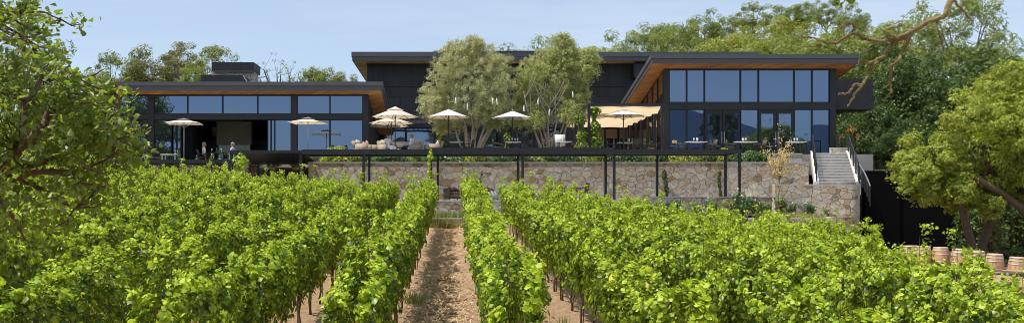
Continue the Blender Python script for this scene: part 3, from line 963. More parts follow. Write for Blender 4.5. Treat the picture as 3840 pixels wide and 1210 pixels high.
fp = MB().box(X(815, 66), X(945, 66), 65.8, 66.4, Z(543, 66), zc1 + .2)
fpo = wpart(fp, 'fireplace', 'board_concrete', lp)
wpart(MB().box(X(820, 66), X(938, 66), 65.95, 66.3, FL_L + .5, Z(543, 66) - .002), 'hearth_slot_view', 'pale_slot_view', lp, fpo)  # closed panel; brightness seen through the slot is put into its colour
yf = 61.0
shed_roof(lp, X(300, yf), X(1437, yf), yf, 76, Z(307, yf), .54, KS)
ch = MB().box(X(800, 70), X(957, 70), 69.6, 71.2, 8, Z(272, 70))
cho = wpart(ch, 'chimney', 'field_stone', lp)
wpart(MB().box(X(797, 69.5), X(955, 69.5), 69.2, 71.6, Z(268, 69.5), Z(236, 69.5)), 'chimney_screen', 'screen_metal', lp, cho)
fl = MB().box(X(800, 69.5), X(953, 69.5), 69.25, 71.5, Z(269.9, 69.5), Z(268.2, 69.5))
wpart(fl, 'flashing', 'steel', lp, cho)
so = wpart(MB().box(X(755, 66), X(911, 66), 65.8, 68.2, 8.7, Z(283, 66)), 'equipment_screen', 'screen_metal', lp)
wpart(MB().bar((X(913, 66), 65.9, Z(284, 66)), (X(928, 66), 65.9, Z(308, 66)), .06), 'brace', 'steel', lp, so)

# ---- central hall
d = 72.0
hl = thing('hall_building', 'tall charcoal boarded hall with flat roof behind the olive trees', 'building', (X(1900, d), d, FL_R))
hx0, hx1 = X(1377, d), 21.5
zl = Z(392, d)
zw = Z(232, d)
wpart(MB().box(hx0, hx1, d, 90, Z(322, d) + .03, zw), 'upper_wall', 'dark_siding', hl)
wpart(MB().box(hx0, hx1, d - .02, 90, zl + .55, Z(322, d)), 'middle_wall', 'dark_siding', hl)
wpart(MB().box(hx0 - .05, hx1, d - .12, 90, Z(324, d), Z(320, d)), 'ledge', 'dark_metal', hl)
zg = Z(480, d)
wpart(MB().box(hx0, hx1, d - .03, 90, zg + .02, zl + .54), 'lower_band', 'charcoal_board', hl)
wpart(MB().box(hx0, hx1, d + .4, 89.9, FL_R, zg), 'lower_wall', 'dark_interior', hl)
for a_, b_ in [(1400, 1436), (1629, 1640), (1735, 1745), (1880, 1900), (1990, 2000), (2100, 2222)]:
    wpart(MB().box(X(a_, d), X(b_, d), d - .05, d + .39, FL_R, zg), 'pier', 'charcoal_board', hl)
for a_, b_ in [(1436, 1521), (1523, 1629), (1640, 1735), (1745, 1880), (1900, 1990), (2000, 2100), (2222, 2268), (2270, 2318), (2320, 2370), (2372, 2440)]:
    fo = window(hl, X(a_, d) + .004, X(b_, d) - .004, FL_R + .02, zg, d + .1, .06, tilt=rw.uniform(-.003, .003))
    if a_ >= 2222:
        wpart(MB().box(X(a_, d) + .07, X(b_, d) - .07, d + .05, d + .07, Z(518, d), zg - .07), 'blind', 'blind', hl, fo)
yf = 70.5
rf = MB().box(X(1318, yf) + .06, 22, yf + .06, 91, Z(228, yf) + .06, Z(196, yf) - .02)
wpart(rf, 'roof', 'roof_seam', hl)
fa = MB()
zt0, zt1 = Z(228, yf), Z(195, yf)
fa.box(X(1318, yf), 22, yf - .06, yf - .001, zt0 + .28, zt1)
fa.box(X(1318, yf) + .05, 22, yf + .001, yf + .05, zt0, zt0 + .32)
fa.box(X(1318, yf), X(1318, yf) + .05, yf, 91, zt0 + .28, zt1)
fa.box(X(1318, yf) + .055, X(1318, yf) + .1, yf + .052, 91, zt0, zt0 + .32)
fa.box(X(1625, yf), X(2010, yf), yf - .12, yf + .05, zt1 + .003, zt1 + .06)
wpart(fa, 'fascia', 'fascia_metal', hl)
wpart(MB().box(X(1318, yf) + .105, 22, yf + .055, 90.9, zt0 + .01, zt0 + .05), 'soffit', 'pale_soffit', hl)
wpart(MB().box(X(2376, 71), X(2412, 71), 70.9, 71.9, Z(292, 71), Z(240, 71)), 'vent_box', 'dark_metal', hl)

# ------------------------------------------------------------------ pergolas
def P_(root, b, name, mat, label=None):
    o = b.obj(name, mat, root)
    o.matrix_parent_inverse = root.matrix_basis.inverted()
    if label: o['label'] = label
    return o
d0 = 50.5
pg = thing('pergola', 'long black steel pergola standing in front of the stone wall', 'pergola', (X(1800, d0), d0, FL_LOW))
def pergola_bay(xa, xb, ya, yb, ztop, hgt, gap=.16, fall=0.0):
    b = MB()
    k_ = fall / (yb - ya)
    b.box(xa, xb, ya - .05, ya + .05, ztop - hgt, ztop)
    P_(pg, b, 'beam', 'dark_metal')
    P_(pg, MB().box(xa, xb, yb - .05, yb + .05, ztop - hgt - fall, ztop - .01 - fall), 'beam', 'dark_metal')
    P_(pg, MB().slope_box(xa, xa + .1, ya + .051, yb - .051, ztop - hgt + .02, hgt - .04, k_), 'beam', 'dark_metal')
    P_(pg, MB().slope_box(xb - .1, xb, ya + .051, yb - .051, ztop - hgt + .02, hgt - .04, k_), 'beam', 'dark_metal')
    s_ = MB()
    x_ = xa + .15
    while x_ < xb - .12:
        s_.slope_box(x_, x_ + .05, ya + .052, yb - .052, ztop - .14, .125, k_)
        x_ += gap
    P_(pg, s_, 'slat_roof', 'dark_metal')
def pergola_post(px, y, ztop, wd=.13):
    x_ = X(px, y)
    z0 = float(tz(x_, y)) if y < 50.2 else FL_LOW
    P_(pg, MB().box(x_ - wd / 2, x_ + wd / 2, y - wd / 2, y + wd / 2, min(z0, FL_LOW) - .02, ztop), 'post', 'dark_metal')
dz = .3
pergola_bay(X(862, d0), X(1134, d0), d0, 56.2, Z(563, d0), .14, .075, .34)
pergola_bay(X(1134, d0) + .003, X(1612, d0), d0, 52.9, Z(560, d0), .24)
pergola_bay(X(1612, d0) + .003, X(2304, d0), d0 - .02, 52.9, Z(554, d0), .31)
pergola_bay(X(2304, d0) + .003, X(2778, d0), d0, 52.9, Z(560, d0), .21)
for px, zt_ in ((868, 566), (1128, 566), (1364, 577), (1616, 575), (1960, 576), (2303, 576), (2773, 572)):
    pergola_post(px, d0 + .06, Z(zt_, d0) - .003)
for x_ in (X(1364, d0) + .1, X(1640, d0), X(1955, d0), X(2298, d0), X(2768, d0), X(2500, d0)):
    P_(pg, MB().box(x_ - .06, x_ + .06, 52.75, 52.87, FL_LOW - .02, Z(577, d0) + .02), 'post', 'dark_metal')
for a_ in (935, 968, 1005, 1140):
    P_(pg, MB().box(X(a_, 56) - .05, X(a_, 56) + .05, 56.02, 56.12, FL_LOW - .02, Z(563, d0) - .50), 'post', 'dark_metal')

lg = thing('pergola', 'low dark canopy beam at the far left in front of the rose bushes', 'pergola', (X(650, 52), 52, 3))
b = MB()
za = Z(598, 52)
b.box(X(330, 52), X(866, 52), 51.95, 52.05, za - .17, za)
b.box(X(330, 52), X(866, 52), 54.55, 54.65, za - .17, za)
P_(lg, b, 'beam', 'dark_metal')
s_ = MB()
x_ = X(332, 52)
while x_ < X(862, 52):
    s_.box(x_, x_ + .06, 52.051, 54.549, za - .12, za - .02); x_ += .12
P_(lg, s_, 'slat_roof', 'dark_metal')
for a_ in (440, 690, 860):
    for y_ in (52.0, 54.6):
        P_(lg, MB().box(X(a_, y_) - .06, X(a_, y_) + .06, y_ - .047, y_ + .047, 2.4, za - .172), 'post', 'dark_metal')

# dining pergola with looped cloth shades along the flank of the right pavilion
dp = thing('pergola', 'dining pergola hung with looped cream shade cloth beside the right pavilion', 'pergola', (X(2350, 58), 58, FL_R))
px0, px1 = X(2205, 57), X(2487, 57)
pz = Z(389, 57)
for y_ in (57.0, 69.0):
    P_(dp, MB().box(px0, px1, y_ - .05, y_ + .05, pz - .13, pz), 'beam', 'dark_metal')
for x_ in (px0, px1 - .1):
    P_(dp, MB().box(x_, x_ + .1, 57.052, 68.948, pz - .12, pz - .01), 'beam', 'dark_metal')
for k in range(7):
    y_ = 57.06 + k * 1.98
    P_(dp, MB().box(px1 - .115, px1 + .015, y_ - .06, y_ + .06, FL_R, pz - .131), 'post', 'dark_metal')
    if k in (0, 3, 6):
        P_(dp, MB().box(px0 - .015, px0 + .115, y_ - .06, y_ + .06, FL_R, pz - .131), 'post', 'dark_metal')
nxs, nys = 13, 90
for k in range(6):
    v, f = [], []
    y0, y1 = 57.15 + k * 1.95, 57.15 + (k + 1) * 1.95 - .1
    n_ = 14
    for i in range(n_ + 1):
        tt = i / n_
        for j in range(nxs + 1):
            x_ = px0 + .12 + (px1 - px0 - .24) * j / nxs
            sag = .30 * (1 - (2 * tt - 1) ** 2) + .05 * math.sin(2 * math.pi * tt * 3 + k) + .02 * math.sin(j * 1.3 + k)
            v.append((x_, y0 + (y1 - y0) * tt, pz - .15 - sag))
    for i in range(n_):
        for j in range(nxs):
            q = i * (nxs + 1) + j
            f.append((q, q + 1, q + nxs + 2, q + nxs + 1))
    bb = MB(); bb.add(v, f, True)
    P_(dp, bb, 'shade_cloth', 'shade_cloth')

# entry canopy in front of the hall
ec = thing('entry_canopy', 'thin grey steel canopy over the entrance behind the olive trees', 'canopy', (X(1800, 67), 67, FL_R))
ez = Z(432, 66)
b = MB()
b.box(X(1425, 66), X(2200, 66), 65.9, 66.0, ez - .18, ez)
P_(ec, b, 'beam', 'fascia_metal')
P_(ec, MB().box(X(1425, 66), X(2200, 66), 70.3, 70.4, ez - .18, ez), 'beam', 'fascia_metal')
s_ = MB()
x_ = X(1430, 66)
while x_ < X(2195, 66):
    s_.box(x_, x_ + .06, 66.01, 70.29, ez - .1, ez - .02); x_ += .35
P_(ec, s_, 'slat_roof', 'steel')
for a_ in (1646, 1898, 2165):
    P_(ec, MB().box(X(a_, 66) - .07, X(a_, 66) + .07, 65.88, 66.02, FL_R, ez - .181), 'post', 'dark_metal')

# ------------------------------------------------------------------ umbrellas
def umbrella(label, px, d, ztip, w_m, floor, canvas='cream_canvas', pole='dark_wood', sides=8, vent=None, hgt=.52, rot=0.2, group=None):
    t = thing('patio_umbrella', label, 'umbrella', (X(px, d), d, floor), rot, group)
    H = ztip - floor
    r = w_m / 2
    MB().tube([(0, 0, .05), (0, 0, H - .05)], [.028, .026], 8).obj('pole', pole, t)
    MB().lathe([(.28, 0), (.28, .05), (.06, .08), (.04, .3)], n=16).obj('base', 'dark_metal', t)
    MB().ball((0, 0, H - .01), .035).obj('finial', 'steel', t)
    v, f = [], []
    rings = [(.04, 0), (.30, -.14), (.62, -.32), (.86, -.45), (1.0, -.52)]
    sub = 4
    n = sides * sub
    for fr, z in rings:
        for k in range(n):
            a = 2 * math.pi * k / n
            # straight between ribs, sagging a touch
            seg = (k % sub) / sub
            a0 = 2 * math.pi * (k // sub) / sides
            a1 = a0 + 2 * math.pi / sides
            x_ = (1 - seg) * math.cos(a0) + seg * math.cos(a1)
            y_ = (1 - seg) * math.sin(a0) + seg * math.sin(a1)
            sag = .012 * math.sin(math.pi * seg) * fr if seg else 0
            v.append((r * fr * x_, r * fr * y_, H - .06 + z / .52 * hgt + sag))
    for i in range(len(rings) - 1):
        for k in range(n):
            k2 = (k + 1) % n
            f.append((i * n + k, i * n + k2, (i + 1) * n + k2, (i + 1) * n + k))
    b = MB(); b.add(v, f, False)
    b.obj('canopy', canvas, t)
    if vent:
        v = []
        for fr, z in ((.03, .05), (.2, -.06), (.36, -.145)):
            for k in range(sides):
                a = 2 * math.pi * k / sides
                v.append((r * fr * math.cos(a), r * fr * math.sin(a), H - .045 + z / .52 * hgt + .03))
        f = [(i * sides + k, i * sides + (k + 1) % sides, (i + 1) * sides + (k + 1) % sides, (i + 1) * sides + k) for i in range(2) for k in range(sides)]
        b = MB(); b.add(v, f, False)
        b.obj('vent', vent, t)
    for k in range(sides):
        a = 2 * math.pi * k / sides
        c_, s_ = math.cos(a), math.sin(a)
        MB().bar((.03 * c_, .03 * s_, H - .09), (r * .98 * c_, r * .98 * s_, H - .085 - hgt), .022).obj('rib', pole, t)
        if k % 2 == 0:
            MB().bar((.03 * c_, .03 * s_, H - hgt - .28), (r * .5 * c_, r * .5 * s_, H - .1 - hgt * .5), .018).obj('strut', pole, t)
    return t

umbrella('white canvas umbrella with grey vent, furthest left over the left terrace', 690, 57.5, Z(444, 57.5), 2.75, FL_L, 'white_canvas', 'steel', 4, 'grey_canvas', .24, R(45) + .12)
umbrella('cream square umbrella on steel pole before the left pavilion windows', 1155, 57.5, Z(440, 57.5), 2.75, FL_L, 'cream_canvas', 'steel', 4, 'grey_canvas', .27, R(45) - .1)
umbrella('frontmost and highest of three overlapping cream umbrellas', 1482, 57.0, Z(402, 57), 2.72, FL_R, 'cream_canvas', 'dark_wood', 8, 'cream_canvas', .50)
umbrella('middle one of three overlapping cream umbrellas', 1467, 60.0, Z(434, 60), 2.72, FL_R, 'cream_canvas', 'dark_wood', 8, 'cream_canvas', .40)
umbrella('rearmost and lowest of three overlapping cream umbrellas', 1454, 63.5, Z(449, 63.5), 2.72, FL_R, 'cream_canvas', 'dark_wood', 8, 'cream_canvas', .36)
umbrella('white umbrella dappled with shade in front of the left olive tree', 1682, 57.0, Z(407, 57), 2.55, FL_R, 'white_canvas', 'dark_wood', 8, None, .45)
umbrella('white umbrella standing between the two olive trees', 1922, 57.5, Z(413, 57.5), 2.50, FL_R, 'white_canvas', 'dark_wood', 8, None, .42)
umbrella('white umbrella under the dining pergola cloth', 2338, 57.6, Z(404, 57.6), 2.58, FL_R, 'white_canvas', 'dark_wood', 8, None, .43)

# ------------------------------------------------------------------ furniture
def ptable(label, px, d, wpx, floor, ztop=.75, mat='white_paint', round_=False, legmat='dark_metal', depth=.8):
    w_ = wpx * d / F
    t = thing('dining_table' if ztop > .6 else 'side_table', label, 'table', (X(px, d), d, floor))
    if round_:
        MB().lathe([(w_ / 2 - .01, ztop - .035), (w_ / 2, ztop - .02), (w_ / 2 - .01, ztop)], n=24).obj('tabletop', mat, t)
        MB().tube([(0, 0, .03), (0, 0, ztop - .036)], [.04, .04], 8).obj('leg', legmat, t)
        MB().lathe([(.26, 0), (.25, .03), (.05, .05)], n=16).obj('base', legmat, t)
    else:
        MB().rounded(-w_ / 2, w_ / 2, -depth / 2, depth / 2, ztop - .04, ztop, .01).obj('tabletop', mat, t)
        for sx in (-1, 1):
            for sy in (-1, 1):
                MB().box(sx * (w_ / 2 - .09) - .025, sx * (w_ / 2 - .09) + .025, sy * (depth / 2 - .08) - .025, sy * (depth / 2 - .08) + .025, 0, ztop - .041).obj('leg', legmat, t)
    return t, (X(px, d), d, floor + ztop)

GL = {}
def glassware(label, loc, kind='wine', group=None):
    if kind not in GL:
        b = MB()
        if kind == 'wine':
            b.lathe([(.035, 0), (.035, .004), (.006, .01), (.005, .09), (.025, .11), (.042, .15), (.04, .19), (.032, .22)], n=12)
        else:
            b.lathe([(.036, 0), (.045, .02), (.045, .19), (.018, .24), (.016, .30)], n=12)
        GL[kind] = b.mesh('wine_glass' if kind == 'wine' else 'bottle', 'clear_glassware' if kind == 'wine' else 'dark_wood')
    o = link('wine_glass' if kind == 'wine' else 'bottle', GL[kind], None, loc)
    return tag(o, label, 'glass' if kind == 'wine' else 'bottle', group)

def glasses_on(top, offs, where, group):
    for (dx, dy) in offs:
        glassware('clear stemmed wine glass on ' + where, (top[0] + dx, top[1] + dy, top[2] + .001), 'wine', group)

CH = {}
def dining_chair(label, px, d, floor, rz, mat='dark_wicker', group=None):
    t = thing('dining_chair', label, 'chair', (X(px, d), d, floor), rz, group)
    key = mat
    if key not in CH:
        P = []
        P.append(('seat', MB().rounded(-.25, .25, -.25, .25, .40, .46, .02).mesh('seat', mat)))
        bk = MB().rounded(-.25, .25, .0, .04, .0, .44, .015)
        bk.xform(Matrix.Translation((0, .23, .47)) @ Matrix.Rotation(R(-12), 4, 'X'))
        P.append(('backrest', bk.mesh('backrest', mat)))
        for sx in (-1, 1):
            for sy in (-1, 1):
                P.append(('leg', MB().bar((sx * .22, sy * .22, .40), (sx * .24, sy * .25, 0), .035).mesh('leg', 'dark_metal')))
            P.append(('arm', MB().tube([(sx * .25, -.2, .41), (sx * .27, -.2, .62), (sx * .27, .22, .66)], [.018] * 3, 6).mesh('arm', mat)))
        CH[key] = P
    for nm, me in CH[key]:
        link(nm, me, t)
    return t

def lounge_chair(label, px, d, floor, rz, tilt=14, mat='wicker', cush='cushion', wide=.82, backh=.52, group=None, pillow=None):
    t = thing('lounge_chair', label, 'armchair', (X(px, d), d, floor), rz, group)
    w_ = wide / 2
    MB().rounded(-w_, w_, -.42, .40, .08, .30, .05).obj('seat_base', mat, t)
    MB().rounded(-w_ + .13, w_ - .13, -.42, .26, .302, .43, .05).obj('seat_cushion', cush, t)
    bk = MB().rounded(-w_, w_, -.06, .08, 0, backh, .05)
    bk.xform(Matrix.Translation((0, .34, .29)) @ Matrix.Rotation(R(-tilt), 4, 'X'))
    bk.obj('backrest', mat, t)
    bc = MB().rounded(-w_ + .12, w_ - .12, -.07, .05, 0, backh - .1, .05)
    bc.xform(Matrix.Translation((0, .21, .44)) @ Matrix.Rotation(R(-tilt), 4, 'X'))
    bc.obj('back_cushion', pillow or cush, t)
    for sx in (-1, 1):
        MB().rounded(sx * w_ - .07 if sx > 0 else -w_ - .05, w_ + .05 if sx > 0 else -w_ + .07, -.42, .36, .10, .58, .045).obj('arm', mat, t)
        for yy in (-.36, .32):
            MB().tube([(sx * (w_ - .06), yy, 0), (sx * (w_ - .06), yy, .09)], [.025, .03], 6).obj('leg', 'dark_wood', t)
    return t

# left terrace
t_, top = ptable('white square frame table at the left terrace edge, empty, nearer the leaves', 536, 56.9, 36, FL_L, .55, 'white_paint', False, 'white_paint')
t_, top = ptable('white framed table left of the furthest left umbrella pole', 638, 56.9, 60, FL_L, .55, 'white_paint', False, 'white_paint')
t_, top = ptable('round dark coffee table between the two white framed tables', 578, 58.0, 52, FL_L, .45, 'dark_wood', True)
t_, topw = ptable('dark dining table where the blond woman sits', 812, 58.0, 74, FL_L, .72, 'dark_wood')
for dx, k_ in ((-.25, 'wine'), (.05, 'bottle'), (.3, 'wine')):
    glassware({'wine': 'stemmed glass on the blond woman\'s dark table', 'bottle': 'dark bottle standing on the blond woman\'s table'}[k_], (topw[0] + dx, topw[1] - .1, topw[2] + .001), k_, 'glasses on the blond woman\'s table' if k_ == 'wine' else None)
dining_chair('dark wicker chair under the blond woman', 762, 58.0, FL_L, R(-90) + math.pi)
dining_chair('dark wicker chair under the grey haired person', 870, 58.0, FL_L, R(-90))
lounge_chair('pale lounge chair half hidden by roses, right of the second umbrella pole', 1196, 58.2, FL_L, 2.4, 22)
lounge_chair('pale lounge chair just left of the dark column by the second umbrella', 1075, 58.6, FL_L, 2.8, 22)
lounge_chair('armchair holding the dark haired person nearer the second umbrella', 1247, 58.4, FL_L, R(180), 12)
lounge_chair('armchair holding the dark haired person beside the yellow bush', 1297, 58.4, FL_L, R(180), 12)
# raised lounge
lounge_chair('tilted tan wicker armchair left of the seated woman, nearest the left pavilion', 1362, 57.0, FL_R, R(78), 24, 'wicker', 'cushion')
lounge_chair('wicker armchair with pink cushion behind the tilted one', 1396, 58.0, FL_R, R(100), 22, 'wicker', 'cushion', pillow='pink_cushion')
lounge_chair('wicker armchair holding the woman in sunglasses', 1452, 57.4, FL_R, R(40) + math.pi * .0 - R(0), 12, 'wicker')
lounge_chair('wicker armchair holding the man in navy trousers', 1548, 57.4, FL_R, R(-62), 14, 'wicker')
lounge_chair('wide wicker sofa between the seated woman and man', 1500, 59.0, FL_R, 0, 12, 'wicker', 'cushion', 1.7)
lounge_chair('reclined tan wicker armchair standing alone right of the seated man', 1622, 57.2, FL_R, R(-75), 26, 'wicker')
t_, top = ptable('low dark wood coffee table between the seated woman and man', 1500, 57.5, 42, FL_R, .40, 'dark_wood', True)
# dining tables, middle
t_, top = ptable('pale dining table in front of the left olive trunks', 1708, 57.4, 54, FL_R, .74)
t_, top = ptable('pale dining table set with glasses under the middle white umbrella', 1924, 57.6, 58, FL_R, .74)
glasses_on(top, ((-.22, .1), (-.05, -.1), (.12, .12), (.26, -.05)), 'the table between the two olive trees', 'glasses on the table between olive trees')
t_, top = ptable('pale dining table in front of the right olive trunks', 2116, 57.4, 54, FL_R, .74)
glassware('single wine glass on the table before the white upright panel', (top[0] - .1, top[1], top[2] + .001))
for i, (px, rz, lab) in enumerate([(1660, 1.2, 'dark wicker chair left of the left olive trunks'), (1755, -1.3, 'dark wicker chair right of the left olive trunks'), (1870, 1.4, 'dark wicker chair left of the table between olive trees'), (1972, -1.2, 'dark wicker chair right of the table between olive trees'), (2062, 1.3, 'dark wicker chair left of the table before the white panel'), (2158, -1.4, 'dark wicker chair beside the climbing vine posts')]):
    dining_chair(lab, px, 57.5 + .2 * (i % 2), FL_R, rz)
t = thing('menu_board', 'plain white upright panel behind the right olive trunk', 'board', (X(2100, 58.4), 58.4, FL_R))
MB().rounded(-.31, .31, -.02, .02, .55, 1.22, .008).obj('panel', 'white_paint', t)
for sx in (-1, 1):
    MB().bar((sx * .24, .0, .56), (sx * .28, .12 * sx, 0), .035).obj('leg', 'dark_wood', t)
# dining pergola and right pavilion front
t_, top = ptable('long dining table with three glasses under the dining pergola', 2358, 58.2, 84, FL_R, .74)
glasses_on(top, ((-.30, .05), (.02, -.05), (.34, .05)), 'the long table under the dining pergola', 'glasses on dining pergola table')
dining_chair('dark wicker chair left of the dining pergola table', 2296, 58.3, FL_R, 1.35)
dining_chair('dark wicker chair with its back to us at the dining pergola table', 2388, 57.5, FL_R, math.pi)
dining_chair('dark wicker chair right of the dining pergola table', 2424, 58.4, FL_R, -1.3)
for px, wpx, lab, gl in [(2610, 74, 'white dining table nearest the pergola before the tall windows', ((-.12, 0), (.12, .08), (.02, -.1))), (2795, 78, 'middle white dining table before the tall windows', ((-.15, .05), (.02, -.06), (-.05, .15))), (2985, 66, 'white dining table nearest the stair before the tall windows', ((-.1, 0), (.1, .08)))]:
    t_, top = ptable(lab, px, 57.8, wpx, FL_R, .76)
    glasses_on(top, gl, 'the ' + lab.replace(' before the tall windows', ''), 'glasses on ' + lab)
for px, rz, lab in [(2560, 1.4, 'dark chair left of the white table nearest the pergola'), (2664, -1.4, 'pale dark legged chair right of the white table nearest the pergola'), (2746, 1.4, 'dark chair left of the middle white table'), (2848, -1.4, 'dark chair right of the middle white table')]:
    dining_chair(lab.replace('pale dark legged', 'dark'), px, 58.0, FL_R, rz)
def post_lantern(label, px, d, floor, h=.9):
    t = thing('post_lantern', label, 'lantern', (X(px, d), d, floor))
    MB().tube([(0, 0, 0), (0, 0, h)], [.02, .02], 6).obj('post', 'dark_metal', t)
    MB().lathe([(.12, h), (.13, h + .01), (.15, h + .17), (.13, h + .18)], n=12).obj('lamp_shade', 'lamp_amber', t)
    MB().lathe([(.17, h + .181), (.17, h + .2), (.02, h + .24)], n=12).obj('lid', 'dark_metal', t)
post_lantern('small amber lantern on a post by the pavilion corner column', 2530, 56.8, FL_R, .62)
t = thing('flower_pot', 'terracotta flower pot at the foot of the dining pergola post', 'pot', (X(2444, 57), 57.2, FL_R))
MB().lathe([(.14, 0), (.2, .34), (.22, .35), (.22, .4), (.18, .4)], n=14).obj('pot', 'terracotta', t)
rngp = np.random.default_rng(5)
c = ball_pts(rngp, 60) * np.array((.22, .22, .2)) + np.array((0, 0, .58))
link('foliage', leaves('foliage', 'quad', c, rngp.normal(size=c.shape) + (0, 0, .6), .09 + .05 * rngp.random(60), rngp, 'rose_leaf'), t)

# lower terrace furniture
lounge_chair('brown wicker armchair low against the long stone wall, left of the pouf', 1700, 51.6, FL_LOW, R(20), 10, 'brown_wicker', 'brown_wicker', .8, .34)
lounge_chair('dark wicker armchair beside the white covered ottoman', 1820, 51.6, FL_LOW, R(-15), 10, 'brown_wicker', 'brown_wicker', .7, .32)
def ottoman(label, px, d, w_, h_, mat):
    t = thing('ottoman', label, 'ottoman', (X(px, d), d, FL_LOW))
    MB().rounded(-w_ / 2, w_ / 2, -.35, .35, .05, h_, .06).obj('cover', mat, t)
    for sx in (-1, 1):
        for yy in (-.28, .28):
            MB().tube([(sx * (w_ / 2 - .08), yy, 0), (sx * (w_ / 2 - .08), yy, .06)], [.03, .03], 6).obj('leg', 'dark_wood', t)
ottoman('white covered block seat by the first lower chair on the lower terrace', 1852, 51.2, .55, .46, 'grey_cushion')
ottoman('grey block seat right of the white covered one on the lower terrace', 1892, 51.3, .38, .40, 'grey_cushion')
ottoman('pale ribbed block seat alone at the middle of the lower terrace', 2024, 51.2, .42, .42, 'cushion')
t_, top = ptable('rust topped dining table on the lower terrace', 2140, 51.6, 66, FL_LOW, .66, 'rust_top', True)
dining_chair('dark chair left of the rust topped lower table', 2106, 51.8, FL_LOW, 1.3)
dining_chair('dark chair right of the rust topped lower table', 2182, 51.7, FL_LOW, -1.3)

# ------------------------------------------------------------------ people
def skin_obj(name, J, E, mat, parent, root):
    """One continuous surface grown over a skeleton of joints with radii."""
    names = list(J)
    me = bpy.data.meshes.new(name)
    me.from_pydata([J[k][0] for k in names], [(names.index(a), names.index(b)) for a, b in E], [])
    me.materials.append(MATS[mat])
    o = link(name, me, parent)
    m = o.modifiers.new('skin', 'SKIN')
    m.use_smooth_shade = True
    for i, k in enumerate(names):
        r = J[k][1]
        me.skin_vertices[0].data[i].radius = r if hasattr(r, '__len__') else (r, r)
        me.skin_vertices[0].data[i].use_root = (k == root)
    s = o.modifiers.new('sub', 'SUBSURF')
    s.levels = s.render_levels = 2
    return o

